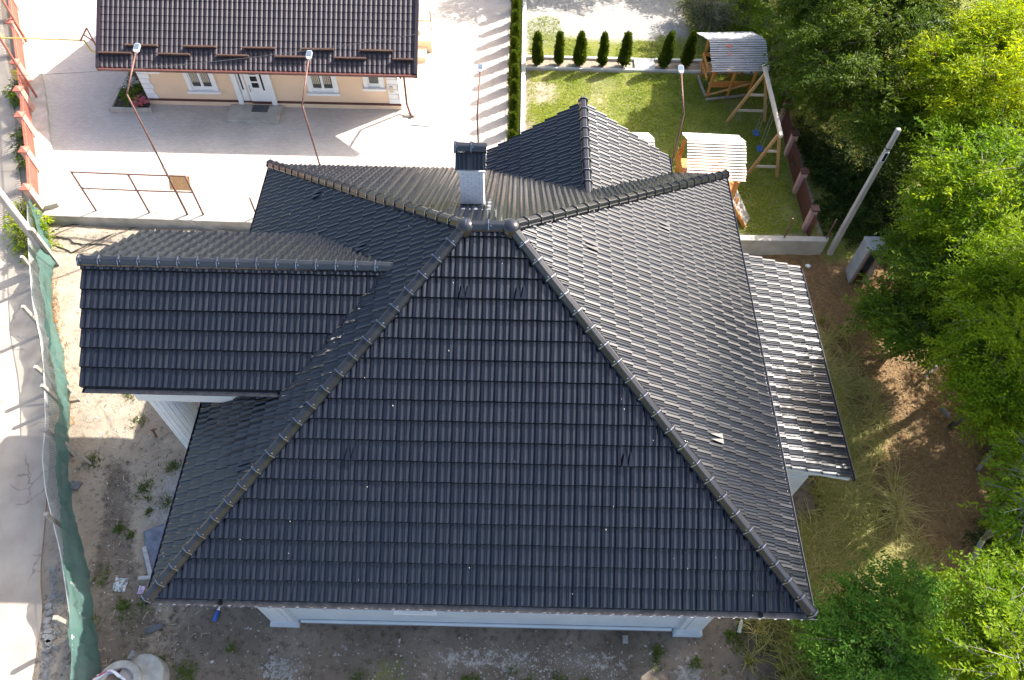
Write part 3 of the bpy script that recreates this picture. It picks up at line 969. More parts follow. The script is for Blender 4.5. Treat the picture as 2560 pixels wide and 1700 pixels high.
# annex posts and beam
mb = MB(); mb.box(6.9, 8.6, AY0 + .25, AY0 + .45, 2.36, 2.62); mb.box(8.3, 8.55, AY0 + .46, AY1 - .2, 2.36, 2.60)
mb.build('annex_beam', M['white'], house)
for (px_, py_, hw) in ((7.42, AY0 + .62, .41), (8.42, AY1 - .35, .20)):
    mb = MB(); mb.box(px_ - hw, px_ + hw, py_ - hw, py_ + hw, -.2, 2.358); p = mb.build('annex_post', M['white'], house)
    mb = MB(); mb.box(px_ - hw - .07, px_ + hw + .07, py_ - hw - .07, py_ + hw + .07, -.2, .75); mb.build('post_base', M['white'], p)
mb = MB(); mb.box(4.9, 6.6, 8.6, 14.4, -.3, 3.1); mb.build('annex_wall', M['white_wall'], house)
mb = MB(); mb.box(NXC - 2.2, NXC + 2.2, 16.9, 18.3, -.3, ZE - .11); mb.build('porch_wall', M['white_wall'], house)
mb = MB(); mb.prism([(NXC - NW_ + .3, NYE - .3, ZE - .02), (NXC, NYE - .3, NZR - .25), (NXC + NW_ - .3, NYE - .3, ZE - .02)], (0, .1, 0)); mb.build('gable_wall', M['white_wall'], house)

# chimney: white brick stack with a little tiled roof
CX0, CX1, CY0, CY1, CZ0, CZ1 = -1.32, -.76, 12.93, 13.43, 6.4, 8.22
mb = MB(); mb.box(CX0 + .012, CX1 - .012, CY0 + .012, CY1 - .012, CZ0, CZ1)
mb.build('chimney_core', M['mortar'], house)
bw, bh = .186, .072
brick_cache = {}


def brick(x0, x1, y0, y1, z0, z1):
    key = (round(x1 - x0, 3), round(y1 - y0, 3))
    if key not in brick_cache:
        mb = MB(); hx, hy, hz = (x1 - x0) / 2, (y1 - y0) / 2, (z1 - z0) / 2
        mb.box(-hx, hx, -hy, hy, -hz, hz); brick_cache[key] = mb.mesh('brick', M['white_brick'])
    return link('brick', brick_cache[key], house, ((x0 + x1) / 2, (y0 + y1) / 2 + random.uniform(-.0015, .0015), (z0 + z1) / 2))


nrow = int((CZ1 - 6.75) / (bh + .008))
for r in range(nrow):
    z = 6.75 + r * (bh + .008)
    for (a0, a1, face) in ((CX0, CX1, 'f'), (CY0, CY1, 'r'), (CX0, CX1, 'b'), (CY0, CY1, 'l')):
        w = a1 - a0; g = .008
        cuts = [a0, a0 + w / 3, a0 + 2 * w / 3, a1] if r % 2 == 0 else [a0, a0 + w / 6, a0 + w / 2, a0 + 5 * w / 6, a1]
        for c0, c1 in zip(cuts[:-1], cuts[1:]):
            c0, c1 = c0 + g / 2, c1 - g / 2
            if face == 'f': brick(c0, c1, CY0, CY0 + .011, z, z + bh)
            elif face == 'b': brick(c0, c1, CY1 - .011, CY1, z, z + bh)
            elif face == 'r': brick(CX1 - .011, CX1, c0, c1, z, z + bh)
            else: brick(CX0, CX0 + .011, c0, c1, z, z + bh)
mb = MB(); mb.box(CX0 - .05, CX1 + .05, CY0 - .05, CY1 + .05, CZ1, CZ1 + .05); mb.build('chimney_crown', M['white_brick'], house)
mb = MB(); yb_ = CY0 - .02; zb = ZE + (YB - yb_) * TANP
mb.hexa([(CX0 - .17, CY0 - .24, zb + .16), (CX1 + .17, CY0 - .24, zb + .16), (CX1 + .0, CY0 - .004, zb + .02), (CX0, CY0 - .004, zb + .02),
         (CX0 - .12, CY0 - .22, zb + .21), (CX1 + .12, CY0 - .22, zb + .21), (CX1 + .0, CY0 - .004, zb + .12), (CX0, CY0 - .004, zb + .12)])
mb.build('chimney_saddle', M['black'], house)
mb = MB(); n = 12
vs0 = []
for i in range(n + 1):
    x = CX0 - .28 + (CX1 - CX0 + .56) * i / n
    yy_ = CY0 - .42 + .03 * math.sin(i * 2.4)
    vs0 += [(x, CY0 - .23, ZE + (YB - CY0 + .23) * TANP + .088), (x, yy_, ZE + (YB - yy_) * TANP + .078 + .012 * math.sin(i * 1.9))]
mb.add(vs0, [(2 * i, 2 * i + 1, 2 * i + 3, 2 * i + 2) for i in range(n)])
for s, x0, x1 in ((0, CX0 - .2, CX0 - .005), (1, CX1 + .005, CX1 + .2)):
    mb.hexa([(x0, CY0 - .3, ZE + (YB - CY0 + .3) * TANP + .07), (x1, CY0 - .3, ZE + (YB - CY0 + .3) * TANP + .07), (x1, CY1 + .15, ZE + (YB - CY1 - .15) * TANP + .07), (x0, CY1 + .15, ZE + (YB - CY1 - .15) * TANP + .07),
             (x0, CY0 - .3, ZE + (YB - CY0 + .3) * TANP + .09), (x1, CY0 - .3, ZE + (YB - CY0 + .3) * TANP + .09), (x1, CY1 + .15, ZE + (YB - CY1 - .15) * TANP + .09), (x0, CY1 + .15, ZE + (YB - CY1 - .15) * TANP + .09)])
mb.build('lead_flashing', M['lead'], house)
# cap legs + tiled cap
mb = MB()
for x in (CX0 + .05, CX1 - .05):
    for y in (CY0 + .05, CY1 - .05):
        mb.box(x - .03, x + .03, y - .03, y + .03, CZ1 + .05, CZ1 + .24)
mb.build('cap_leg', M['brown_metal'], house)
CZc, cym, chw = CZ1 + .20, (CY0 + CY1) / 2, .42
capx0, capx1 = CX0 - .07, CX1 + .07
for sgn in (-1, 1):
    mb = MB(); U_ = Vector((1, 0, 0)) if sgn < 0 else Vector((-1, 0, 0))
    Vd = Vector((0, -sgn * .42, .30)).normalized(); Nn = U_.cross(Vd)
    O_ = Vector((capx0 if sgn < 0 else capx1, cym + sgn * chw, CZc))
    prof = [(0, .03)] + [(q + u, h) for q in (.015, .36) for u, h in ((.06, .03), (.068, .045), (.10, .045), (.108, .012), (.155, .012), (.163, .04), (.205, .04), (.213, .012), (.25, .012), (.258, .04), (.29, .04), (.298, .03))] + [(capx1 - capx0, .03)]
    for u, h in prof:
        u = min(u, capx1 - capx0)
        for v, w in ((0, -.02), (0, h), (.52, h)):
            mb.v.append(tuple(O_ + U_ * u + Vd * v + Nn * w))
    for i in range(len(prof) - 1):
        a, b = 3 * i, 3 * i + 3
        mb.f += [(a, b, b + 1, a + 1), (a + 1, b + 1, b + 2, a + 2)]
    mb.build('cap_tile', M['tile'], house)
for i in range(2):
    o = link('ridge_tile', RM, house); mtx = Matrix.Identity(4)
    w_ = (capx1 - capx0 + .02) / 2
    for k, (a, b, c, d) in enumerate(zip((0, -1, 0), (w_ / .46, 0, 0), (0, 0, 1), (capx0 - .01 + i * w_, cym, CZc + .30))):
        mtx[k][0], mtx[k][1], mtx[k][2], mtx[k][3] = a, b, c, d
    o.matrix_local = mtx; link('clip', RC, o)
mb = MB(); mb.prism([(capx0 + .03, cym - chw + .03, CZc), (capx0 + .03, cym + chw - .03, CZc), (capx0 + .03, cym, CZc + .30)][::-1], (capx1 - capx0 - .06, 0, 0)); mb.build('cap_core', M['deck'], house)

# ------------------------------------------------------------------ neighbour's house
nb = empty('neighbour_house', (-9.6, 24.5, .5), 'peach house with brown metal tile roof beyond the paved yard', 'house')
NX0, NX1, NYF, NYB = -14.8, -4.70, 24.55, 31.0
EX0, EX1, EY, EZ = -15.47, -3.78, 23.44, 3.0
RS = .68
RYR = 27.78; RZR = EZ + (RYR - EY) * RS
mb = MB(); mb.box(NX0, NX1, NYF, NYB, .3, 3.2); mb.build('wall', M['peach'], nb)
mb = MB(); mb.prism([(NX0, NYF, 3.2), (NX0, NYB, 3.2), (NX0, RYR, 5.6)][::-1], (NX1 - NX0, 0, 0)); mb.build('gable', M['peach'], nb)
mb = MB(); mb.box(NX0 - .04, NX1 + .04, NYF - .05, NYF - .003, .3, .70); mb.build('plinth', M['peach'], nb)
mb = MB(); mb.box(NX0 - .06, NX1 + .06, NYF - .075, NYF - .003, .705, .765); mb.build('plinth_trim', M['brown_trim'], nb)
# quoins
for cx0, cx1 in ((NX0 - .03, NX0 + .42), (NX1 - .42, NX1 + .03)):
    for i in range(10):
        mb = MB(); mb.box(cx0, cx1 - (.06 if i % 2 else 0), NYF - .045, NYF - .003, .78 + i * .235, .78 + i * .235 + .222)
        mb.build('quoin', M['white'], nb, bevel=.012)
for i in range(10):
    mb = MB(); mb.box(NX1 + .003, NX1 + .035, NYF - .04, NYF + .4, .78 + i * .235, .78 + i * .235 + .222); mb.build('quoin', M['white'], nb)


def window(cx, w, z0, z1, two, label=None, curtain=True):
    y = NYF
    mb = MB()
    fw = .17
    mb.box(cx - w / 2 - .02, cx + w / 2 + .02, y - .003, y + .02, z0 - .12, z1)
    wf = mb.build('window', M['white'], nb)
    for xa in (cx - w / 2 - fw, cx + w / 2):
        mb = MB(); mb.box(xa, xa + fw, y - .075, y - .0035, z0 - .12, z1); mb.build('casing', M['white'], wf)
    if label: wf['label'] = label
    mb = MB(); mb.box(cx - w / 2 - fw - .05, cx + w / 2 + fw + .05, y - .17, y - .003, z0 - .21, z0 - .12); mb.build('sill', M['white'], wf)
    mb = MB(); t = .045
    mb.box(cx - w / 2, cx + w / 2, y - .03, y + .0, z0 - .12, z0 - .0 + t); mb.box(cx - w / 2, cx - w / 2 + t, y - .03, y, z0 + t, z1); mb.box(cx + w / 2 - t, cx + w / 2, y - .03, y, z0 + t, z1)
    if two: mb.box(cx - .05, cx + .05, y - .035, y, z0 + t, z1)
    mb.build('frame', M['white'], wf)
    mb = MB()
    if two:
        mb.box(cx - w / 2 + t, cx - .05, y - .008, y - .004, z0 + t, z1); mb.box(cx + .05, cx + w / 2 - t, y - .008, y - .004, z0 + t, z1)
    else:
        mb.box(cx - w / 2 + t, cx + w / 2 - t, y - .008, y - .004, z0 + t, z1)
    mb.build('pane', M['glass'], wf)
    if curtain:
        mb = MB()
        ns = 10
        for i in range(ns):
            x = cx - w / 2 + t + .02 + (w - 2 * t - .05) * i / ns
            if two and abs(x + .03 - cx) < .08: continue
            mb.box(x, x + .055, y - .012, y - .0085, z0 + t + (.18 if two else 0), z1)
        mb.build('blind', M['curtain'], wf)


window(-12.42, .84, 1.36, 2.95, True)
window(-7.66, .86, 1.40, 2.95, True)
window(-5.62, .46, 1.68, 2.95, False, 'small single-pane window', curtain=False)
# door
mb = MB(); mb.box(-11.18, -10.98, NYF - .09, NYF - .003, .62, 2.95); mb.box(-9.84, -9.64, NYF - .09, NYF - .003, .62, 2.95)
dr = mb.build('door', M['white'], nb)
mb = MB(); mb.box(-10.96, -10.72, NYF - .03, NYF - .002, .64, 2.9); mb.box(-10.66, -9.86, NYF - .05, NYF - .002, .64, 2.9); mb.build('door_leaf', M['white'], dr)
mb = MB()
for i, z in enumerate((1.42, 1.72, 2.02, 2.32)):
    mb.box(-10.44, -10.18, NYF - .058, NYF - .0505, z, z + .22)
mb.box(-10.88, -10.82, NYF - .038, NYF - .0305, 1.3, 2.7); mb.box(-10.05, -9.98, NYF - .058, NYF - .0505, 1.3, 2.7)
mb.build('door_glass', M['dark_glass'], dr)
mb = MB(); mb.tube([(-10.56, NYF - .09, 1.25), (-10.56, NYF - .09, 1.55)], .015, 6); mb.build('handle', M['clip'], dr)
mb = MB(); mb.box(-11.53, -9.44, 23.49, 24.46, .38, .62); mb.build('door_step', M['concrete'], nb, bevel=.015)
mb = MB(); mb.box(-10.62, -9.98, 24.02, 24.42, .622, .640)
tag(mb.build('doormat', M['mat']), 'dark grey doormat on the step at the white front door', 'doormat')

# roof: pressed metal tile sheets, six waves wide
sl_len = math.hypot(RYR - EY, RZR - EZ); sc, ss = (RYR - EY) / sl_len, (RZR - EZ) / sl_len
waves = 64; ww = (EX1 - EX0) / waves; rows_ = int(sl_len / .277)
wp = [(0, 0), (.10, .004), (.30, .030), (.42, .036), (.62, .036), (.74, .030), (.92, .004)]


def sheet(w0, w1):
    vs, fs = [], []
    us = []
    for k in range(w0, w1):
        us += [((k + a) * ww, h) for a, h in wp]
    us.append((w1 * ww, 0))
    n = len(us); vl = []
    for r in range(rows_ + 1):
        vl += [(r * .277, .024), ((r + 1) * .277 - .004, .006)]
    for v, dz in vl:
        for u, h in us:
            y, z = EY + v * sc - (h + dz) * ss, EZ + v * ss + (h + dz) * sc
            vs.append((EX0 + u, y, z))
    for r in range(len(vl) - 1):
        for i in range(n - 1):
            a = r * n + i
            fs.append((a, a + 1, a + 1 + n, a + n))
    mb = MB(); mb.v = vs; mb.f = fs
    return mb


k = 0
while k < waves:
    k2 = min(waves, k + 6)
    sheet(k, k2).build('metal_tile_sheet', M['brown_tile'], nb); k = k2
mb = MB()
mb.hexa([(EX0 + .02, EY + .03, EZ - .10), (EX1 - .02, EY + .03, EZ - .10), (EX1 - .02, RYR, RZR - .10), (EX0 + .02, RYR, RZR - .10),
         (EX0 + .02, EY + .03, EZ - .02), (EX1 - .02, EY + .03, EZ - .02), (EX1 - .02, RYR, RZR - .02), (EX0 + .02, RYR, RZR - .02)])
yb3 = 2 * RYR - EY
mb.hexa([(EX0 + .02, RYR + .002, RZR - .10), (EX1 - .02, RYR + .002, RZR - .10), (EX1 - .02, yb3, EZ - .10), (EX0 + .02, yb3, EZ - .10),
         (EX0 + .02, RYR + .002, RZR - .0), (EX1 - .02, RYR + .002, RZR - .0), (EX1 - .02, yb3, EZ), (EX0 + .02, yb3, EZ)])
mb.build('roof_board', M['brown_trim'], nb)
for x0, x1 in ((EX0 - .07, EX0 + .05), (EX1 - .05, EX1 + .07)):
    mb = MB(); mb.hexa([(x0, EY - .06, EZ - .14), (x1, EY - .06, EZ - .14), (x1, RYR, RZR - .10), (x0, RYR, RZR - .10),
                        (x0, EY - .06, EZ + .075), (x1, EY - .06, EZ + .075), (x1, RYR, RZR + .09), (x0, RYR, RZR + .09)])
    mb.build('verge_trim', M['brown_tile'], nb)
mb = MB(); mb.bar((EX0, EY - .07, EZ - .03), (EX1 + .03, EY - .07, EZ - .03), .12, .08); mb.build('gutter', M['brown_trim'], nb)
# snow guards: two staggered rows of boards
for row, v0 in ((0, .50), (1, .80)):
    x = EX0 + (.10 if row == 0 else 1.02)
    if row == 0: x = EX0 + .06
    while x < EX1 - .3:
        x1 = min(x + 1.18, EX1 - .08)
        y, z = EY + v0 * sc - .10 * ss, EZ + v0 * ss + .10 * sc
        mb = MB(); mb.bar((x, y, z), (x1, y, z), .05, .14, up=(0, -ss, sc)); mb.build('snow_guard', M['brown_board'], nb)
        x += 2.18 - .02
# downpipe
mb = MB(); mb.tube([(-4.38, EY + .02, 2.92), (-4.38, EY + .15, 2.7), (-4.40, NYF - .12, 2.35), (-4.42, NYF - .12, .85), (-4.30, NYF - .35, .62), (-4.2, NYF - .55, .58)], .045, 8)
mb.build('downpipe', M['brown_trim'], nb)
mb = MB(); mb.box(-5.04, -4.90, NYF - .10, NYF - .046, 1.35, 1.62)
mb.build('meter_box', M['cream'], nb)
# AC unit
ac = empty('air_conditioner', (-14.2, NYF, 2.4), 'white air conditioner outdoor unit under the brown eave above the flower bed', 'air conditioner')
mb = MB(); mb.box(-14.45, -13.75, NYF - .32, NYF - .06, 2.15, 2.68); mb.build('casing', M['white'], ac, bevel=.02)
mb = MB(); mb.tube([(-14.17, NYF - .335, 2.42), (-14.17, NYF - .322, 2.42)], .19, 18); mb.build('fan_grille', M['concrete'], ac)
# side porch at the right gable
pc = empty('side_porch', (-4.2, 29.2, .5), 'cream side porch with white curved canopy at the right end of the brown roofed house', 'porch')
mb = MB(); mb.box(-4.66, -3.72, 28.3, 29.0, .4, 1.05); mb.box(-4.66, -3.72, 29.002, 30.4, .4, .8); mb.build('porch_wall', M['cream'], pc)
mb = MB()
for i in range(7):
    a, b = i / 6, (i + 1) / 6
    f_ = lambda t: (-4.7 + 1.0 * t, 2.35 - .42 * t * t)
    (xa, za), (xb, zb) = f_(a), f_(b)
    mb.hexa([(xa, 29.1, za), (xb, 29.1, zb), (xb, 31.5, zb), (xa, 31.5, za), (xa, 29.1, za + .03), (xb, 29.1, zb + .03), (xb, 31.5, zb + .03), (xa, 31.5, za + .03)])
mb.build('canopy', M['white'], pc)
mb = MB()
mb.tube([(-3.78, 30.4, .8), (-3.78, 30.4, 1.93), (-3.78, 29.05, 1.93), (-3.78, 29.05, 1.05)], .02, 6); mb.build('railing', M['brown_metal'], pc)
mb = MB(); mb.tube([(-4.6, 29.05, 1.5), (-3.78, 29.05, 1.5)], .02, 6); mb.build('railing', M['brown_metal'], pc)
mb = MB(); mb.box(-4.66, -3.95, 27.6, 28.29, .45, .75); mb.build('porch_step', M['cream'], pc)
# paved-yard small things
p = at(640 + 1420 / 3.689, 1060 / 3.689, .55)
mb = MB(); mb.box(p.x - .22, p.x + .22, p.y - .07, p.y + .07, .50, .60)
tag(mb.build('yard_brick', M['cream'], bevel=.01), 'single pale concrete block lying on the paving by the peach house corner', 'block')
p = at(640 + 1510 / 3.689, 1158 / 3.689, .5)
mb = MB(); mb.bar((p.x - .36, p.y + .03, .515), (p.x + .36, p.y - .04, .515), .05, .028)
tag(mb.build('drain_bar', M['zinc']), 'short grey metal bar lying on the sunlit paving', 'bar')
mh = at(817 / 3.689, 425 + 262 / 3.689, .5)
mb = MB(); mb.lathe((mh.x, mh.y, .496), [(.36, 0), (.36, .008), (.30, .008), (.30, .006), (0.001, .006)], 28)
tag(mb.build('manhole_cover', M['concrete_new']), 'round pale manhole cover in the sunlit paving behind the red pipe rail', 'manhole cover')

# planter bed by the neighbour's left corner
bed = empty('flower_bed', (-15.4, 24.6, .5), 'dark soil flower bed edged with grey kerb at the left end of the peach house', 'flower bed')
mb = MB(); mb.box(-16.3, -16.18, 23.95, 29.0, .4, .68); mb.box(-16.179, -14.6, 23.95, 24.06, .4, .68); mb.build('bed_edging', M['concrete'], bed)
mb = MB(); mb.box(-16.17, -14.84, 24.07, 29.0, .4, .60); mb.build('soil', M['soil'], bed)
mb = MB(); mb.box(-16.75, -15.75, 27.6, 29.4, .45, 1.15)
tag(mb.build('utility_box', M['white'], bevel=.02), 'white box standing beside the left eave of the brown roofed house', 'box')

# ------------------------------------------------------------------ lamp posts
def lamp(base, kink, head, label):
    t = empty('lamp_post', base, label, 'lamp post', 'solar lamp posts around the yard')
    b, k_, h = Vector(base), Vector(kink), Vector(head)
    mb = MB(); mb.tube([b, b + (k_ - b) * .45], .040, 10); mb.tube([b + (k_ - b) * .45, k_], .029, 10); mb.build('pole', M['brown_metal'], t, smooth=True)
    mb = MB(); mb.tube([k_, h], .027, 10); mb.build('arm', M['brown_metal'], t, smooth=True)
    d = (h - k_).normalized(); d2 = Vector((0, d.y, d.z * .6)).normalized()
    s = Vector((1, 0, 0)); n = s.cross(d2)
    mb = MB(); e0 = h + d2 * .03; e1 = h + d2 * .46
    pts = [(-.03, 0), (.03, 0), (.085, .08), (.085, .31), (.06, .35), (-.06, .35), (-.085, .31), (-.085, .08)]
    mb.prism([h + s * a + d2 * c - n * .03 for a, c in pts], n * .07)
    hd = mb.build('lamp_head', M['lamp_grey'], t)
    mb = MB(); mb.prism([h + s * a + d2 * c + n * .0405 for a, c in ((-.068, .12), (.068, .12), (.068, .32), (-.068, .32))], n * .006); mb.build('solar_panel', M['lamp_panel'], hd)


lamp((-11.78, 18.53, .5), (-11.80, 18.53, 5.72), (-11.74, 19.88, 6.2), 'tall brown lamp post rising by the pipe rail in front of the left window')
lamp((-6.53, 18.72, .5), (-6.55, 18.5, 5.48), (-6.51, 20.03, 5.98), 'brown lamp post whose head overlaps the brown roof above the middle window')
lamp((-1.27, 19.3, .5), (-1.27, 19.3, 4.66), (-1.24, 20.9, 5.02), 'lamp post behind the chimney on the sunlit paving beside the hedge')
lamp((5.36, 19.5, .5), (5.35, 19.5, 4.66), (5.35, 20.98, 5.08), 'lamp post on the lawn beside the pale-roofed playhouse')

# red pipe rail with a board
rl = empty('pipe_rail', (-13.2, 18.57, .5), 'rusty red pipe rail with a tan board at the near edge of the paved yard', 'railing')
for x, y, zt in ((-15.1, 18.62, 2.4), (-13.16, 18.57, 2.4), (-11.21, 18.54, 2.4), (-9.27, 18.50, 1.45)):
    mb = MB(); mb.tube([(x, y, .45), (x, y, zt)], .034, 8); mb.build('post', M['brown_metal'], rl, smooth=True)
for z in (1.62, 2.38):
    mb = MB(); mb.tube([(-15.1, 18.62, z), (-13.16, 18.57, z), (-11.21, 18.54, z)], .026, 8); mb.build('rail', M['brown_metal'], rl)
b0 = at(1555 / 3.689, 425 + 190 / 3.689, 1.66); b1 = at(1728 / 3.689, 425 + 190 / 3.689, 1.66)
mb = MB(); mb.hexa([(-12.02, 18.60, 1.66), (-11.28, 18.57, 1.66), (-11.28, 18.59, 1.66), (-12.02, 18.62, 1.66),
                    (-12.02, 18.92, 2.03), (-11.28, 18.89, 2.03), (-11.28, 18.91, 2.03), (-12.02, 18.94, 2.03)]); mb.build('board', M['wood_tan'], rl)

# ------------------------------------------------------------------ red picket fence on the left
FP = [(-24.8, 35.6), (-23.6, 33.1), (-22.42, 30.5), (-21.27, 28.08), (-20.03, 25.43), (-19.27, 23.77), (-18.64, 22.3), (-17.76, 20.41), (-16.98, 18.55)]
wl_ = empty('red_fence_wall', (-19.3, 23.8, .5), 'low concrete wall carrying the red picket fence along the road', 'wall')
for i in range(len(FP) - 1):
    a, b = Vector((*FP[i], 0)), Vector((*FP[i + 1], 0)); d = (b - a).normalized(); n = Vector((-d.y, d.x, 0))
    if n.x < 0: n = -n
    mb = MB(); mb.prism([a - n * .14 + Vector((0, 0, -.1)), b - n * .14 + Vector((0, 0, -.1)), b + n * .55 + Vector((0, 0, -.1)), a + n * .55 + Vector((0, 0, -.1))], (0, 0, .80))
    mb.build('wall_section', M['concrete'], wl_)
rf = empty('red_picket_fence', (-19.3, 23.8, .7), 'red steel picket fence with salmon pillars between road and paved yard', 'fence')
gates = None
pk_cache = {}
for i, (x, y) in enumerate(FP[1:]):
    mb = MB(); mb.box(x - .12, x + .12, y - .12, y + .12, .7, 1.66); pl = mb.build('pillar', M['red_pillar'], rf)
    mb = MB(); mb.box(x - .16, x + .16, y - .16, y + .16, 1.66, 1.71)
    mb.add([(x - .15, y - .15, 1.711), (x + .15, y - .15, 1.711), (x + .15, y + .15, 1.711), (x - .15, y + .15, 1.711), (x, y, 1.80)], [(0, 1, 4), (1, 2, 4), (2, 3, 4), (3, 0, 4)])
    mb.build('pillar_cap', M['red_cap'], pl)


def picket_mesh(w, t, h, mat):
    mb = MB(); mb.hexa([(-w / 2, -t / 2, 0), (w / 2, -t / 2, 0), (w / 2, t / 2, 0), (-w / 2, t / 2, 0), (-w / 2, -t / 2, h), (w / 2, -t / 2, h), (w / 2, t / 2, h), (-w / 2, t / 2, h)])
    mb.add([(-w / 2, -t / 2, h + .0005), (w / 2, -t / 2, h + .0005), (0, -t / 2, h + w * .45), (-w / 2, t / 2, h + .0005), (w / 2, t / 2, h + .0005), (0, t / 2, h + w * .45)],
           [(0, 1, 2), (5, 4, 3), (0, 2, 5, 3), (1, 4, 5, 2)])
    return mb.mesh('picket', mat)


def fence_run(th, pts, base, spacing, pmesh, rail_mat, zr, skip=.16, loc=None):
    loc = world_loc(th)
    for i in range(len(pts) - 1):
        a, b = Vector((*pts[i], 0)), Vector((*pts[i + 1], 0)); d = (b - a); Ln = d.length; d.normalize()
        ang = math.atan2(d.y, d.x)
        for z in zr:
            mb = MB(); n = Vector((-d.y, d.x, 0)) * .028
            mb.bar(a + n + d * .13 + Vector((0, 0, z)), b + n - d * .13 + Vector((0, 0, z)), .025, .04); mb.build('rail', rail_mat, th)
        k_ = int((Ln - 2 * skip) / spacing)
        for j in range(k_ + 1):
            p = a + d * (skip + (Ln - 2 * skip) * (j + .5) / (k_ + 1))
            o = link('picket', pmesh, th, Vector((p.x, p.y, base)) - loc); o.rotation_euler = (0, 0, ang + random.uniform(-.03, .03))


fence_run(rf, FP[1:], .73, .118, picket_mesh(.066, .018, .86, M['red_metal']), M['red_metal'], (.85, 1.45))
# tall red posts inside the wall and the yellow gas pipe on them
p1 = at(270 / 3.689, 420 / 3.689, .5); p2 = at(362 / 3.689, 932 / 3.689, .5)
for p, lab in ((p1, 'tall red steel post with yellow foot behind the far picket panel'), (p2, 'tall red steel post inside the picket fence nearest the yellow gas box')):
    t = empty('steel_post', p, lab, 'post', 'red posts carrying the gas pipe')
    mb = MB(); mb.tube([p, p + Vector((0, 0, 3.6))], .045, 8); mb.build('shaft', M['red_metal'], t)
    mb = MB(); mb.tube([p + Vector((0, 0, .01)), p + Vector((0, 0, .14))], .06, 8); mb.build('foot', M['yellow'], t)
q = at(840 / 3.689, 475 / 3.689, 2.7)
gp = MB()
e1 = at(10 / 3.689, 348 / 3.689, 3.0); e2 = at(775 / 3.689, 372 / 3.689, 3.0); e3 = at(845 / 3.689, 475 / 3.689, 2.62); e4 = at(930 / 3.689, 479 / 3.689, 2.62)
gp.tube([at(-200 / 3.689, -60 / 3.689, 3.4), at(20 / 3.689, 355 / 3.689, 3.05)], .035, 8); gp.tube([e1, e2], .024, 8); gp.tube([e2, e3, e4, Vector((NX0, NYF + .2, 2.62))], .035, 8)
tag(gp.build('gas_pipe', M['yellow']), 'yellow gas pipe running overhead from the red fence to the peach house', 'pipe')
br = empty('pipe_bracket', (e2.x, e2.y, 2.6), 'red triangular steel bracket holding the yellow gas pipe beside the brown roof', 'bracket')
a_ = at(798 / 3.689, 258 / 3.689, 3.2); b_ = at(918 / 3.689, 482 / 3.689, 2.7); c_ = at(740 / 3.689, 380 / 3.689, 3.0); d_ = at(862 / 3.689, 380 / 3.689, 2.95)
mb = MB(); mb.tube([a_, b_], .03, 6); mb.build('strut', M['red_metal'], br)
mb = MB(); mb.tube([a_, c_], .03, 6); mb.build('strut', M['red_metal'], br)
mb = MB(); mb.tube([(c_ + a_) / 2, d_], .03, 6); mb.build('strut', M['red_metal'], br)
gb = at(145 / 3.689, 680 / 3.689, 1.3)
mb = MB(); mb.box(gb.x - .16, gb.x + .16, gb.y - .05, gb.y + .09, 1.02, 1.45)
tag(mb.build('gas_meter_box', M['yellow'], bevel=.02), 'small yellow gas meter box on the road side of the red picket fence', 'meter box')

# ------------------------------------------------------------------ shade net fence along the road
NBASE = [(-17.0, 18.4), (-16.5, 17.14), (-16.08, 16.12), (-15.22, 14.15), (-14.43, 12.72), (-13.96, 11.72), (-13.18, 9.74), (-12.93, 8.8), (-12.48, 7.81),
         (-11.89, 6.82), (-11.49, 6.16), (-10.97, 5.13), (-10.47, 4.13), (-10.17, 3.23), (-9.8, 2.2), (-9.4, 1.0)]
NTOP = [(-17.0, 18.41), (-16.31, 17.11), (-15.88, 16.06), (-15.0, 14.2), (-14.3, 12.9), (-13.9, 12.1), (-13.2, 10.5), (-12.93, 9.6), (-12.45, 8.47),
        (-12.0, 7.28), (-11.6, 6.3), (-11.05, 5.15), (-10.64, 4.05), (-10.15, 3.05), (-9.7, 2.0), (-9.3, .8)]


def interp_line(pts, n):
    p = np.array(pts); s = np.r_[0, np.cumsum(np.hypot(*np.diff(p, axis=0).T))]
    t = np.linspace(0, s[-1], n)
    return np.stack([np.interp(t, s, p[:, 0]), np.interp(t, s, p[:, 1])], 1)


n = 170; h = 13
B = interp_line(NBASE, n); T = interp_line(NTOP, n)
tng = np.gradient(B, axis=0); tng /= np.linalg.norm(tng, axis=1, keepdims=True)
nrm = np.stack([-tng[:, 1], tng[:, 0]], 1)
vv = np.zeros((n, h, 3))
s_ = np.arange(n)
top_h = 1.32 + .10 * np.sin(s_ * .22) + .06 * np.sin(s_ * .51 + 1) - .18 * np.exp(-((s_ - 118) / 5.0) ** 2) - .2 * np.exp(-((s_ - 12) / 9.0) ** 2)
for j in range(h):
    t = j / (h - 1)
    base = B * (1 - t) + T * t
    fold = (.055 * np.sin(s_ * .83 + 2.2 * t) * (1 - .3 * t) + .07 * np.sin(s_ * .27 + 4 * t) + .05 * np.sin(s_ * .13 - 3 * t) + .03 * np.sin(s_ * 1.9 + 6 * t))
    fold = fold + .10 * np.sin(math.pi * t) * np.sin(s_ * .09) + .035 * np.sin(s_ * 2.6 + 9 * t) + .03 * np.sin(14 * t + s_ * .35)
    vv[:, j, :2] = base + nrm * (fold * (.25 + .75 * math.sin(math.pi * min(1, t * 1.0))))[:, None]
    vv[:, j, 2] = .02 + t * top_h + .03 * np.sin(s_ * .6 + t * 5)
ii = np.arange(n * h).reshape(n, h)
li = np.stack([ii[:-1, :-1], ii[1:, :-1], ii[1:, 1:], ii[:-1, 1:]], -1).reshape(-1, 4)
nf = empty('net_fence', (-13.0, 9.5, 0), 'long green shade net fence curving beside the road', 'fence')
me = np_mesh('shade_net', vv.reshape(-1, 3) - np.array([-13.0, 9.5, 0]), 4, M['net'], loops=li)
me.polygons.foreach_set("use_smooth", [True] * len(me.polygons))
link('shade_net', me, nf)
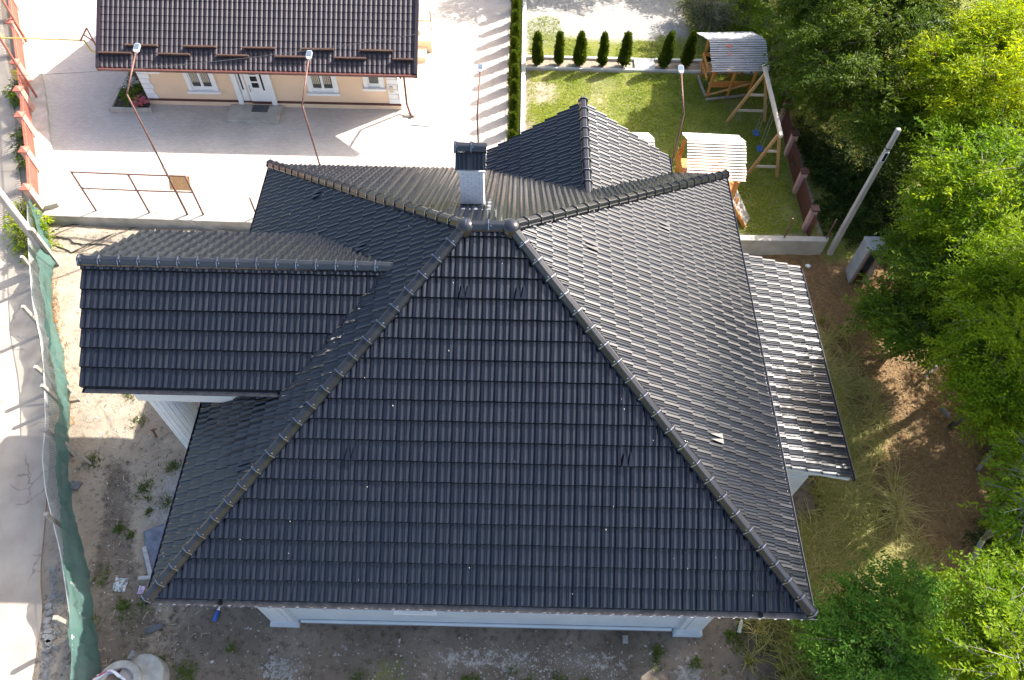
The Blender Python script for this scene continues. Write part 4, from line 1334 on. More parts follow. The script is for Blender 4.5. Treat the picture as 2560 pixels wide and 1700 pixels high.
# chain link behind the net, on the road side: crossing wires
off = -nrm * .22
cl = MB()
fine = interp_line(NBASE, 260); ftg = np.gradient(fine, axis=0); ftg /= np.linalg.norm(ftg, axis=1, keepdims=True)
fn = np.stack([-ftg[:, 1], ftg[:, 0]], 1)
sgn = -1.0 if fn[130, 0] > 0 else 1.0
cb = fine + fn * sgn * .18
segs = 10; hh = 1.05
wv, wf_ = [], []
for i0 in range(-segs, 260):
    for dr_ in (1, -1):
        pts = []
        for q in (0, segs):
            i = i0 + (q if dr_ > 0 else segs - q)
            i = min(max(i, 0), 259)
            pts.append(Vector((cb[i][0], cb[i][1], .05 + hh * q / segs)))
        b = len(wv); w = .0045
        d = Vector((ftg[min(max(i0, 0), 259)][0], ftg[min(max(i0, 0), 259)][1], 0)) * w
        nn_ = Vector((d.y, -d.x, 0))
        for p in pts: wv += [tuple(p + d), tuple(p - d + nn_), tuple(p - d - nn_)]
        wf_ += [(b, b + 1, b + 4, b + 3), (b + 1, b + 2, b + 5, b + 4), (b + 2, b, b + 3, b + 5)]
cl.v, cl.f = wv, wf_
tag(cl.build('chain_link', M['wire'], nf), kind='stuff')
mb = MB(); mb.tube([(p[0], p[1], 1.10) for p in cb[::6]], .012, 5); mb.build('tension_wire', M['wire'], nf)
for (b, t, z) in (((-12.95, 9.3), (-12.95, 9.3), 1.62), ((-12.2, 6.85), (-12.1, 6.9), 1.55), ((-15.3, 13.6), (-15.3, 13.6), 1.5), ((-14.1, 11.55), (-14.2, 11.5), 1.35),
                  ((-13.75, 10.9), (-13.8, 10.9), 1.3), ((-16.1, 15.6), (-16.1, 15.6), 1.5), ((-10.9, 4.3), (-10.9, 4.3), 1.6), ((-16.6, 17.0), (-16.6, 17.0), 1.5)):
    mb = MB(); mb.bar((b[0], b[1], -.2), (t[0], t[1], z), .10, .10, up=(0, 1, 0)); mb.build('fence_post', M['old_plank'], nf)
for (x0, y0, x1, y1) in ((-12.3, 9.0, -12.95, 9.4), (-13.3, 11.1, -13.9, 11.6)):
    mb = MB(); mb.bar((x0, y0, .0), (x1, y1, 1.2), .07, .05); mb.build('prop', M['old_plank'], nf)

# white concrete pole on a timber stub at the left edge
pb = Vector((-16.1, 16.5, 0))
t = empty('white_pole', pb, 'white square concrete pole strapped to a timber stub beside the net fence', 'pole')
mb = MB(); mb.bar(pb + Vector((0, 0, .9)), pb + Vector((0, 0, 8.5)), .20, .22, up=(0, 1, 0)); mb.build('shaft', M['pole_conc'], t, bevel=.02)
mb = MB(); mb.bar(pb + Vector((.20, -.05, -.2)), pb + Vector((.20, -.05, 1.9)), .13, .12, up=(0, 1, 0)); mb.build('stub', M['old_plank'], t)
# grey utility pole at the right
pb = Vector((11.30, 17.72, 0))
t = empty('utility_pole', pb, 'tall pale concrete utility pole at the end of the garden wall', 'pole')
mb = MB()
for z, w in ((0, .095), (5.75, .065)):
    mb.v += [(pb.x - w, pb.y - w, z), (pb.x + w, pb.y - w, z), (pb.x + w, pb.y + w, z), (pb.x - w, pb.y + w, z)]
mb.f = [(0, 1, 5, 4), (1, 2, 6, 5), (2, 3, 7, 6), (3, 0, 4, 7), (4, 5, 6, 7)]
mb.build('shaft', M['pole_conc'], t, bevel=.02)
mb = MB(); mb.box(pb.x - .05, pb.x + .05, pb.y - .09, pb.y - .075, 4.55, 4.88); pt = mb.build('number_plate', M['black'], t)
mb = MB(); mb.box(pb.x - .06, pb.x + .06, pb.y - .088, pb.y - .073, 4.53, 4.548); mb.box(pb.x - .06, pb.x + .06, pb.y - .088, pb.y - .073, 4.882, 4.90)
mb.box(pb.x - .066, pb.x - .052, pb.y - .088, pb.y - .073, 4.53, 4.90); mb.box(pb.x + .052, pb.x + .066, pb.y - .088, pb.y - .073, 4.53, 4.90); mb.build('plate_frame', M['white'], pt)
mb = MB(); mb.box(pb.x - .075, pb.x + .075, pb.y - .076, pb.y + .076, 5.0, 5.03); mb.build('pole_band', M['black'], t)

# rusty sheet metal cabin
kb = empty('metal_cabin', (12.05, 16.8, 0), 'open-fronted grey sheet metal cabin rusting under the trees by the utility pole', 'cabin')
x0, x1, y0, y1, zt = 11.74, 12.36, 16.48, 17.05, 1.74
mb = MB(); mb.box(x0, x0 + .02, y0, y1, 0, zt); mb.build('side_panel', M['zinc'], kb)
mb = MB(); mb.box(x1 - .02, x1, y0, y1, 0, zt); mb.build('side_panel', M['zinc'], kb)
mb = MB(); mb.box(x0 + .021, x1 - .021, y1 - .02, y1, 0, zt); mb.build('back_panel', M['zinc'], kb)
mb = MB(); mb.box(x0 - .015, x1 + .015, y0 - .015, y1 + .015, zt + .002, zt + .03); mb.build('top_panel', M['zinc'], kb)
mb = MB(); mb.box(x0 + .021, x0 + .09, y0, y0 + .02, 0, zt); mb.build('front_jamb', M['zinc'], kb)
mb = MB(); mb.box(x1 - .19, x1 - .021, y0, y0 + .02, 0, zt); mb.build('front_jamb', M['zinc'], kb)
mb = MB(); mb.box(x0 + .091, x1 - .191, y0, y0 + .02, zt - .14, zt); mb.build('front_lintel', M['zinc'], kb)
for xa in (x0 + .095, x1 - .235):
    mb = MB(); mb.box(xa, xa + .04, y0 - .012, y0 - .001, 0.02, zt - .14); mb.build('rust_strip', M['rust'], kb)

# ------------------------------------------------------------------ right picket fence with pink pillars
RP_ = [(11.25, 34.3), (11.15, 32.2), (11.02, 30.2), (10.85, 28.1), (10.69, 26.07), (10.62, 24.31), (10.53, 22.41), (10.47, 20.37), (10.47, 18.53)]
rr_ = empty('maroon_picket_fence', (10.6, 24, .5), 'dark maroon picket fence with pink pillars between garden and trees', 'fence')
for x, y in RP_:
    mb = MB(); mb.box(x - .11, x + .11, y - .11, y + .11, .3, 1.50); pl = mb.build('pillar', M['pink_pillar'], rr_)
    mb = MB(); mb.box(x - .14, x + .14, y - .14, y + .14, 1.50, 1.56); mb.build('pillar_cap', M['dark_picket'], pl)
fence_run(rr_, RP_ + [(10.5, 17.95)], .50, .125, picket_mesh(.10, .018, .85, M['dark_picket']), M['red_metal'], (.66, 1.28), skip=.15)

# ------------------------------------------------------------------ garden shelter (gazebo), swing, playhouse
def planks(parent, a0, a1, b0, b1, n, mat, th=.025, gap=.012, lap=0.0, name='roof_plank'):
    """n planks running from a to b sides: a0-a1 is one short edge (top to bottom), b0-b1 the other"""
    a0, a1, b0, b1 = map(Vector, (a0, a1, b0, b1))
    nn_ = (b0 - a0).cross(a1 - a0).normalized()
    if nn_.z < 0: nn_ = -nn_
    for i in range(n):
        t0, t1 = (i + gap / 2) / n, (i + 1 - gap / 2) / n
        p = [a0 + (a1 - a0) * t0, b0 + (b1 - b0) * t0, b0 + (b1 - b0) * t1, a0 + (a1 - a0) * t1]
        dx = (b0 - a0).normalized() * random.uniform(-.02, .02)
        lo = random.uniform(0, .004)
        q = [p[0] + dx + nn_ * lo, p[1] + dx + nn_ * lo, p[2] + dx + nn_ * (lo + lap), p[3] + dx + nn_ * (lo + lap)]
        mb = MB(); mb.hexa([q[0], q[3], q[2], q[1]] + [v + nn_ * th for v in (q[0], q[3], q[2], q[1])])
        mb.build(name, mat, parent)


gz = empty('garden_shelter', (8.6, 26.4, .5), 'grey plank-roofed wooden picnic shelter with orange paint mark beyond the lawn', 'shelter')
planks(gz, (7.50, 26.38, 2.66), (7.58, 25.09, 2.15), (9.75, 26.50, 2.66), (9.83, 25.22, 2.15), 14, M['wood_grey'], lap=.03, gap=.16)
planks(gz, (7.50, 26.40, 2.66), (7.27, 27.60, 2.15), (9.75, 26.52, 2.66), (9.57, 27.75, 2.15), 8, M['wood_grey'], lap=.02, gap=.05)
for (x, y) in ((7.82, 25.75), (8.66, 25.78), (9.50, 25.82), (7.74, 27.1), (9.46, 27.15)):
    mb = MB(); mb.bar((x, y, .45), (x - .02, y - .25 if y < 26.5 else y + .2, 2.18), .08, .08, up=(0, 1, 0)); mb.build('post', M['wood_orange'], gz)
mb = MB(); mb.bar((7.75, 25.5, .56), (9.5, 25.85, .56), .08, .07); mb.build('base_beam', M['old_plank'], gz)
mb = MB(); mb.bar((7.75, 25.72, .56), (7.6, 27.05, .56), .08, .07); mb.build('base_beam', M['old_plank'], gz)
mb = MB(); mb.bar((7.80, 25.70, .62), (9.45, 25.80, 1.15), .07, .05); mb.build('brace', M['wood_tan'], gz)
for z in (.98,):
    mb = MB(); mb.bar((7.95, 25.92, z), (9.45, 26.0, z), .05, .26); mb.build('bench_back', M['wood_orange'], gz)
planks(gz, (7.85, 26.2, .85), (7.88, 25.95, .85), (9.35, 26.26, .85), (9.38, 26.0, .85), 3, M['wood_grey'], name='bench_plank')
planks(gz, (7.55, 27.1, 1.15), (7.68, 26.45, 1.15), (9.30, 27.15, 1.15), (9.30, 26.5, 1.15), 7, M['wood_tan'], name='table_plank', gap=.10)
for x in (8.1, 8.9):
    for y in (26.55, 27.0):
        mb = MB(); mb.bar((x, y, .48), (x + .1, y, 1.14), .07, .07, up=(0, 1, 0)); mb.build('table_leg', M['wood_orange'], gz)
for z in (1.25, 1.6):
    mb = MB(); mb.bar((7.68, 25.9, z), (7.62, 27.1, z), .04, .12); mb.build('side_rail', M['wood_orange'], gz)
mb = MB(); mb.bar((7.6, 27.15, 1.5), (9.4, 27.2, 1.5), .04, .16); mb.build('back_rail', M['wood_orange'], gz)
# orange spray mark on the roof
mb = MB()
def rp(u, v):  # u along ridge 0..1, v down 0..1
    a = Vector((7.50, 26.38, 2.66)).lerp(Vector((9.75, 26.50, 2.66)), u); b = Vector((7.58, 25.09, 2.15)).lerp(Vector((9.83, 25.22, 2.15)), u)
    return a.lerp(b, v) + Vector((0, -.02, .066))
for (u0, v0, u1, v1) in ((.28, .18, .40, .20), (.30, .22, .38, .19), (.32, .24, .36, .17), (.33, .16, .35, .27), (.29, .15, .36, .25), (.31, .34, .33, .46), (.33, .46, .36, .52)):
    mb.bar(rp(u0, v0), rp(u1, v1), .022, .006, up=(0, -.36, .93))
mb.build('spray_mark', M['orange_paint'], gz)

sw = empty('swing_frame', (9.35, 22.8, .5), 'pale wooden A-frame swing with two blue seats on the shaded lawn', 'swing')
A0, A1 = Vector((9.36, 24.75, 2.80)), Vector((9.38, 20.95, 2.60))
mb = MB(); mb.bar(A0, A1, .12, .12); mb.build('top_beam', M['wood_rail'], sw)
for y, z, lx, rx in ((24.32, 2.76, 8.47, 9.99), (21.15, 2.58, 8.72, 9.92)):
    for x in (lx, rx):
        mb = MB(); mb.bar((x, y - (.05 if y > 23 else .02), .45), (9.37, y, z), .10, .08, up=(0, 1, 0)); mb.build('leg', M['wood_tan'], sw)
    for zz in ((1.0, 1.75)):
        t = (zz - .45) / (z - .45)
        mb = MB(); mb.bar((lx + (9.37 - lx) * t, y - .01, zz), (rx + (9.37 - rx) * t, y - .01, zz), .05, .09); mb.build('crossbar', M['wood_rail'], sw)
for y in (23.2, 22.3):
    mb = MB(); mb.box(9.27, 9.47, y - .16, y + .16, .80, .845); st = mb.build('seat', M['blue_plastic'], sw, bevel=.01)
    for dy in (-.14, .14):
        mb = MB(); mb.tube([(9.37, y + dy, .84), (9.37, y + dy, 2.62)], .008, 5); mb.build('rope', M['rope'], st)

ph = empty('playhouse', (6.9, 20.2, .5), 'orange wooden playhouse with sunlit pale plank roof and a ramp beside the lawn lamp post', 'playhouse')
planks(ph, (5.94, 20.34, 2.84), (5.88, 19.12, 2.22), (7.97, 20.30, 2.84), (7.92, 19.02, 2.22), 13, M['wood_pale'], lap=.035, gap=.14)
planks(ph, (5.94, 20.36, 2.84), (5.92, 21.25, 2.40), (7.97, 20.32, 2.84), (7.94, 21.17, 2.40), 7, M['wood_pale'], lap=.0, gap=.03)
for x in (6.02, 7.72):
    for y in (19.35, 21.0):
        mb = MB(); mb.bar((x, y, .42), (x, y, 2.34), .10, .10, up=(0, 1, 0)); mb.build('post', M['wood_orange'], ph)
mb = MB(); mb.box(5.9, 7.85, 19.3, 21.05, 1.32, 1.40); mb.build('floor', M['wood_orange'], ph)
for i in range(9):
    mb = MB(); y = 19.45 + i * .18
    mb.box(5.86, 5.895, y, y + .12, 1.41, 1.95); mb.build('side_slat', M['wood_orange'], ph)
for i in range(5):
    mb = MB(); x = 5.15 + i * .16
    mb.box(x, x + .11, 19.2, 19.24, .55, 1.2); mb.build('side_slat', M['wood_orange'], ph)
mb = MB(); mb.box(5.1, 5.92, 19.19, 19.26, 1.20, 1.26); mb.build('step_rail', M['wood_orange'], ph)
mb = MB(); mb.hexa([(7.55, 19.35, 1.35), (8.30, 18.55, .52), (8.52, 18.92, .52), (7.82, 20.15, 1.35), (7.55, 19.35, 1.39), (8.30, 18.55, .56), (8.52, 18.92, .56), (7.82, 20.15, 1.39)])
mb.build('ramp', M['old_plank'], ph)
for a_, b_ in (((7.54, 19.32, 1.30), (8.29, 18.52, .50)),):
    mb = MB(); mb.bar(a_, b_, .04, .16); mb.build('ramp_side', M['wood_orange'], ph)
mb = MB(); mb.bar((7.62, 19.0, .45), (7.80, 19.35, 1.9), .12, .06, up=(0, 1, 0)); mb.build('brace', M['wood_orange'], ph)
mb = MB(); mb.bar((7.75, 18.7, .45), (7.95, 19.3, 1.2), .12, .06, up=(0, 1, 0)); mb.build('brace', M['wood_orange'], ph)

# small plank hutch half hidden behind the north gable
ht = empty('plank_hutch', (4.5, 21.0, .5), 'small pale plank-roofed hut half hidden behind the rear gable', 'hut')
q0 = at(1280 + 1075 / 3.689, 1215 / 3.689, 1.9); q1 = at(1280 + 1265 / 3.689, 1222 / 3.689, 1.9); q2 = at(1280 + 1300 / 3.689, 1290 / 3.689, 2.05)
cx_, cy_ = q1.x, q2.y
planks(ht, (cx_ - 1.3, cy_, 2.05), (cx_ - 1.3, cy_ - .9, 1.65), (cx_ + .12, cy_, 2.05), (cx_ + .1, cy_ - .9, 1.65), 9, M['wood_pale'], lap=.03, gap=.14)
planks(ht, (cx_ - 1.3, cy_ + .02, 2.05), (cx_ - 1.35, cy_ + .7, 1.75), (cx_ + .12, cy_ + .02, 2.05), (cx_ + .02, cy_ + .7, 1.75), 5, M['wood_pale'], gap=.03)
for x in (cx_ - 1.1, cx_ - .05):
    for y in (cy_ - .7, cy_ + .5):
        mb = MB(); mb.bar((x, y, .42), (x, y, 1.75), .09, .09, up=(0, 1, 0)); mb.build('post', M['wood_orange'], ht)
mb = MB(); mb.box(cx_ - 1.1, cx_ - .05, cy_ - .7, cy_ + .5, .8, .86); mb.build('floor', M['wood_orange'], ht)


# ------------------------------------------------------------------ foliage
def unit(a):
    return a / np.maximum(np.linalg.norm(a, axis=-1, keepdims=True), 1e-9)


def leaf_quads(c, d, l, w, tint, up_bias=.8, r=None):
    """diamond leaves at c along d, length l, width w"""
    r = r or rng
    n = len(c)
    upv = np.array([0, 0, 1.]) * up_bias + r.normal(0, .55, (n, 3))
    s = unit(np.cross(d, upv))
    l = np.broadcast_to(np.asarray(l), (n,))[:, None]; w = np.broadcast_to(np.asarray(w), (n,))[:, None]
    nn_ = np.cross(s, d)
    v = np.stack([c, c + d * l * .45 + s * w * .5 + nn_ * l * .05, c + d * l - nn_ * l * .08, c + d * l * .45 - s * w * .5 + nn_ * l * .05], 1)
    return v.reshape(-1, 3), np.repeat(tint, 4)


def crown(lobes, twigs, per, ll, lw, droop=.25, seed=0, twig_len=.5, shell=.45, ragged=.45):
    """leafy twigs gathered in flat sprays (branch ends) spread through the lobes of a crown"""
    r = np.random.default_rng(seed)
    vol = np.array([b[3] ** 2 for b in lobes]); vol /= vol.sum()
    C_, D_, T_ = [], [], []
    for (cx, cy, cz, rad, *sq), fr_ in zip(lobes, vol):
        n = int(twigs * fr_)
        K = max(5, int(9 + 16 * rad))
        kd = r.normal(0, 1, (K, 3)); kd[:, 2] = np.where(kd[:, 2] < 0, kd[:, 2] * .6, kd[:, 2]); kd = unit(kd)
        kr = rad * (1 - shell * 1.25 * r.random(K) ** 1.3) * (1 + ragged * .8 * (r.random(K) - .35))
        kc = kd * kr[:, None] * np.array([1, 1, sq[0] if sq else .8])
        ks = r.uniform(.6, 1.35, K)
        which = r.choice(K, n, p=ks ** 2 / (ks ** 2).sum())
        out = unit(kd * np.array([1, 1, .35]) + r.normal(0, .25, (K, 3)))
        sp = r.normal(0, 1, (n, 3)) * np.array([.22, .22, .065]) * (rad * .55 + .32) * ks[which][:, None]
        sp = sp + out[which] * (r.normal(0, .22, n) * (rad * .5 + .3))[:, None]
        sp[:, 2] -= .5 * (sp[:, 0] ** 2 + sp[:, 1] ** 2)      # sprays hang a little at their rims
        c = np.array([cx, cy, cz]) + kc[which] + sp
        d = unit(out[which] * .55 + unit(sp) * .6 + r.normal(0, .3, (n, 3)) + np.array([0, 0, .08 - droop]))
        C_.append(c); D_.append(d)
        kt = r.normal(0, .3, K)
        T_.append(np.clip(.45 + kt[which] + r.normal(0, .12, n), 0, 1))
    C_, D_, T_ = map(np.concatenate, (C_, D_, T_))
    n = len(C_)
    k = np.arange(per)
    t = (k + .5) / per
    side = unit(np.cross(D_, np.array([0, 0, 1.]) + r.normal(0, .3, (n, 3))))
    pos = C_[:, None, :] + D_[:, None, :] * (t * twig_len)[None, :, None] + np.array([0, 0, -1.])[None, None] * (droop * .35 * twig_len * t ** 2)[None, :, None]
    sg = np.where(k % 2 == 0, 1, -1)[None, :, None]
    ld = unit(D_[:, None, :] * .65 + side[:, None, :] * sg * .85 + r.normal(0, .25, (n, per, 3)) + np.array([0, 0, -droop * .6]))
    ls = ll * r.uniform(.65, 1.25, n * per)
    tt = np.clip(np.repeat(T_, per) + r.normal(0, .12, n * per), 0, 1)
    v, ti = leaf_quads(pos.reshape(-1, 3), ld.reshape(-1, 3), ls, ls * lw, tt, r=r)
    return v, ti, C_, D_


def tree(name, label, base, lobes, mat, twigs=1500, per=9, ll=.15, lw=.42, trunk_r=.14, bark='bark', seed=1, cat='tree', group=None, droop=.25, twig_len=.5, shell=.45,
         limbs=True, ragged=.45):
    base = Vector(base)
    t = empty(name, base, label, cat, group)
    v, ti, C_, D_ = crown(lobes, twigs, per, ll, lw, droop, seed, twig_len, shell, ragged)
    off = np.array(base)
    link('crown', np_mesh('crown', v - off, 4, mat, ti), t)
    mb = MB(); r = random.Random(seed)
    cen = sum((Vector(b[:3]) * b[3] for b in lobes), Vector()) / sum(b[3] for b in lobes)
    top = Vector((cen.x, cen.y, cen.z - .2))
    fork = base.lerp(top, .45) + Vector((r.uniform(-.2, .2), r.uniform(-.2, .2), 0))
    mb.tube([base - Vector((0, 0, .2)), base.lerp(fork, .5) + Vector((r.uniform(-.1, .1), r.uniform(-.1, .1), 0)), fork], trunk_r, 9, trunk_r * .7)
    if limbs:
        for b in lobes:
            e = Vector(b[:3]); mid = fork.lerp(e, .5) + Vector((r.uniform(-.25, .25), r.uniform(-.25, .25), .25))
            mb.tube([fork, mid, e], trunk_r * .55, 7, trunk_r * .2)
            for k in range(4):
                dd = Vector((r.uniform(-1, 1), r.uniform(-1, 1), r.uniform(-.2, .9))).normalized() * b[3] * .85
                mb.tube([mid.lerp(e, r.uniform(.2, 1)), e + dd * .55 + Vector((0, 0, .08)), e + dd], trunk_r * .2, 5, .006)
        rr = np.random.default_rng(seed + 5)
        for i in rr.choice(len(C_), min(len(C_), 160), replace=False):
            a = Vector(C_[i]); d = Vector(D_[i])
            mb.tube([a - d * .5 + Vector((0, 0, -.06)), a + d * .05, a + d * twig_len], .010, 4, .004, cap=False)
    mb.build('trunk', M[bark], t, smooth=True)
    return t


def thuja(x, y, z, h, r_, label, group, lean=(0, 0), seed=0, dens=900):
    t = empty('thuja', (x, y, z), label, 'thuja', group)
    r = np.random.default_rng(seed)
    n = dens
    u = r.random(n) ** .85
    prof = r_ * np.clip(np.minimum((u + .04) / .16, 1.0) * (1 - .15 * u) * np.sqrt(np.clip(1.02 - u ** 1.6, 0, 1)), .03, 1)
    a = r.uniform(0, 2 * math.pi, n)
    lump = 1 + .16 * np.sin(a * 3 + u * 9 + seed) + r.normal(0, .08, n)
    rad = prof * lump * (.72 + .28 * r.random(n))
    cx = np.stack([rad * np.cos(a) + lean[0] * u, rad * np.sin(a) + lean[1] * u, u * h * .97 + .06], -1)
    d = unit(np.stack([np.cos(a) * .42, np.sin(a) * .42, np.full(n, 1.0)], -1) + r.normal(0, .22, (n, 3)))
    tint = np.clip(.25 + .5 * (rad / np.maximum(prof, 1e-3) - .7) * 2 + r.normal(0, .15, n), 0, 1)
    per = 5
    pos = np.repeat(cx, per, 0) + r.normal(0, .025, (n * per, 3))
    dd = unit(np.repeat(d, per, 0) + r.normal(0, .35, (n * per, 3)))
    v, ti = leaf_quads(pos, dd, .13 * r.uniform(.7, 1.2, n * per), .05, np.repeat(tint, per), r=r)
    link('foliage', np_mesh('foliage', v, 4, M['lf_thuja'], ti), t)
    mb = MB(); mb.tube([(x, y, z - .1), (x + lean[0] * .8, y + lean[1] * .8, z + h * .8)], .035, 7, .01); mb.build('stem', M['bark'], t)
    # inner mass so that sky does not show through the column
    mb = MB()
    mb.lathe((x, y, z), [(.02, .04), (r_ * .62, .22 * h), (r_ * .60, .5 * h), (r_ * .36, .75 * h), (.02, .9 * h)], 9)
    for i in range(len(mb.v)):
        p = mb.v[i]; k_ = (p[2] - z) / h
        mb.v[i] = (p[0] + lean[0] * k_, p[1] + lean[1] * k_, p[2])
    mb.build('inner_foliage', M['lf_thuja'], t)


rowl = ['columnar thuja in the garden bed nearest the white kerb', 'slim columnar thuja second from the white kerb', 'wide columnar thuja third from the white kerb', 'columnar thuja fourth from the white kerb',
        'tall columnar thuja just left of the concrete path', 'leaning columnar thuja just right of the concrete path', 'leaning columnar thuja between path side and the picnic shelter', 'dark thuja half hidden behind the picnic shelter']
rowp = [(.82, 27.62, 1.50, .24, -.05), (1.73, 27.68, 1.45, .20, -.02), (2.61, 27.66, 1.52, .27, -.02), (3.58, 27.64, 1.50, .23, -.03), (4.51, 27.68, 1.55, .26, .0), (6.18, 27.62, 1.62, .27, .10), (7.15, 27.74, 1.55, .27, .08), (8.16, 27.85, 1.5, .25, .1)]
for i, ((x, y, h_, r_, ln), lab) in enumerate(zip(rowp, rowl)):
    thuja(x, y, .46, h_, r_ * random.uniform(.66, .84), lab, 'thujas in the garden bed row', (ln, random.uniform(-.05, .05)), seed=50 + i)
ordn = ['nearest', 'second', 'third', 'fourth', 'fifth', 'sixth', 'seventh', 'eighth', 'ninth', 'tenth', 'eleventh', 'twelfth', 'thirteenth']
for i in range(13):
    y = 21.55 + i * .90
    lab = ('narrow thuja nearest to the rear black gable in the long hedge row' if i == 0 else 'narrow thuja, %s from the rear black gable in the long hedge row' % ordn[i])
    thuja(-.14 + random.uniform(-.03, .03), y, .46, 1.62 + random.uniform(-.15, .12), (.155 + random.uniform(-.02, .03)), lab, 'thujas in the straight hedge row', (0, 0), seed=80 + i, dens=800)

# trees of the right-hand wood
def px(x, y, z):
    return tuple(at(x * 2560 / 2361, y * 2560 / 2361, z))


def lob(x, y, z, r, sq=.8):
    return (*px(x, y, z), r, sq)


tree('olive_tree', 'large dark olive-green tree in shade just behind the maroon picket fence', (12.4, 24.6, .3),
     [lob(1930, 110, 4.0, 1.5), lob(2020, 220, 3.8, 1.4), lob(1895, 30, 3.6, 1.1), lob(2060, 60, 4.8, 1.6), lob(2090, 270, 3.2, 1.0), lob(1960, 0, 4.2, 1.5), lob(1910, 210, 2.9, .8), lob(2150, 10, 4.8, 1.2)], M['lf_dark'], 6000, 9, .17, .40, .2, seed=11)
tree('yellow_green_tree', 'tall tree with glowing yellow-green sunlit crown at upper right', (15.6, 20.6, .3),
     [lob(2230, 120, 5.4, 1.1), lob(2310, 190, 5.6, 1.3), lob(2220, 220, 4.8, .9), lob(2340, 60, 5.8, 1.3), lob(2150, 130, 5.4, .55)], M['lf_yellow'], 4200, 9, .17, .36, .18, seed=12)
tree('bright_tree', 'broad bright green tree with bare pale twigs right of the utility pole', (14.9, 16.6, .2),
     [lob(2190, 370, 4.4, 1.0), lob(2260, 430, 4.8, 1.2), lob(2330, 330, 5.0, 1.3), lob(2170, 480, 4.0, .8), lob(2330, 510, 4.8, 1.2)], M['lf_bright'], 4300, 9, .155, .40, .17, bark='bark_pale', seed=13)
tree('spreading_tree', 'dark spreading tree reaching over the sheet metal cabin and bare ground', (14.4, 14.2, .1),
     [lob(2130, 590, 2.8, .75, .5), lob(2040, 715, 1.9, .7, .4), lob(2110, 740, 2.2, .9, .5), lob(2210, 630, 3.4, 1.0, .6), lob(2190, 750, 2.4, .6, .5)], M['lf_mid'], 2600, 9, .15, .40, .13, seed=14)
tree('leafy_tree', 'dense mid green tree at the right edge above the leaf litter', (13.6, 10.9, .1),
     [lob(2290, 670, 4.6, .9), lob(2340, 800, 4.9, 1.1), lob(2280, 830, 4.2, .75), lob(2340, 950, 4.4, .8), lob(2350, 630, 5, 1)], M['lf_bright'], 3800, 9, .14, .36, .09, seed=15)
tree('low_tree', 'low bushy deep green tree at the bottom right by the gutter corner', (9.7, 4.2, 0),
     [lob(2050, 1400, 2.0, .75, .7), lob(1950, 1480, 1.8, .75, .7), lob(2080, 1500, 2.2, .9, .7), lob(2150, 1400, 1.8, .6, .7), lob(2000, 1560, 2.0, .8, .7), lob(2180, 1540, 2.0, .7, .7)],
     M['lf_deep'], 3600, 9, .115, .42, .09, seed=16, twig_len=.36)
tree('near_tree', 'bright green tree nearest the camera in the bottom right corner', (11.0, 3.5, 0),
     [lob(2300, 1400, 4.6, .65), lob(2340, 1510, 5.0, .75), lob(2250, 1500, 4.2, .5), lob(2360, 1330, 4.8, .45)], M['lf_bright'], 1500, 9, .125, .45, .10, bark='bark_pale', seed=17, twig_len=.4)
tree('edge_tree', 'small sprays of bright leaves entering from the right edge', (12.6, 6.4, 0),
     [lob(2360, 1120, 4.6, .45), lob(2365, 1220, 4.6, .4), lob(2385, 1170, 4.8, .6), lob(2380, 1040, 4.6, .4)], M['lf_bright'], 520, 9, .13, .45, .09, bark='bark_pale', seed=18, twig_len=.4)
tree('sapling', 'young light green sapling leaning on the maroon fence behind the swing', (11.4, 25.0, .4),
     [lob(1800, 120, 1.9, .6, 1.1), lob(1820, 210, 1.6, .5, 1), lob(1790, 50, 2.2, .6, 1), lob(1840, 80, 2.2, .6, 1)], M['lf_mid'], 900, 8, .15, .42, .05, bark='bark_pale', seed=19)
tree('grey_shrub', 'grey-olive leafy shrub at the top edge above the gravel', (8.0, 30.4, .45),
     [lob(1640, 15, 1.6, .55), lob(1670, 40, 1.1, .4), lob(1610, 5, 1.5, .4)], M['lf_olive'], 520, 8, .16, .34, .05, bark='bark_pale', seed=20, cat='shrub')
tree('garden_shrub', 'sunlit yellow-green shrub at the top beside the maroon fence', (9.6, 31.0, .45),
     [lob(1705, 10, 1.1, .55), lob(1720, 60, .9, .45), lob(1755, 90, .9, .4)], M['lf_bright'], 520, 8, .13, .4, .04, seed=21, cat='shrub')
tree('verge_bush', 'yellow-green roadside bush at the foot of the white concrete pole', (-17.3, 17.6, 0),
     [(-17.25, 17.75, .55, .55, .8), (-16.95, 17.1, .45, .40, .8), (-17.45, 18.2, .6, .4, .8)], M['lf_yellow'], 420, 8, .12, .36, .03, seed=22, cat='bush', twig_len=.3)
tree('verge_bush', 'small dark green bush on the road side of the red fence', (-18.9, 22.0, .2),
     [(-18.95, 22.0, .38, .25), (-19.3, 22.8, .38, .22), (-18.6, 21.2, .38, .2)], M['lf_mid'], 240, 8, .10, .4, .02, seed=23, cat='bush', twig_len=.22)
tree('verge_bush', 'bright green weed clump by the road at the far left', (-20.3, 25.4, .3),
     [(-20.45, 25.3, .5, .3), (-20.2, 24.8, .45, .2)], M['lf_bright'], 150, 8, .12, .4, .02, seed=24, cat='bush', twig_len=.22)
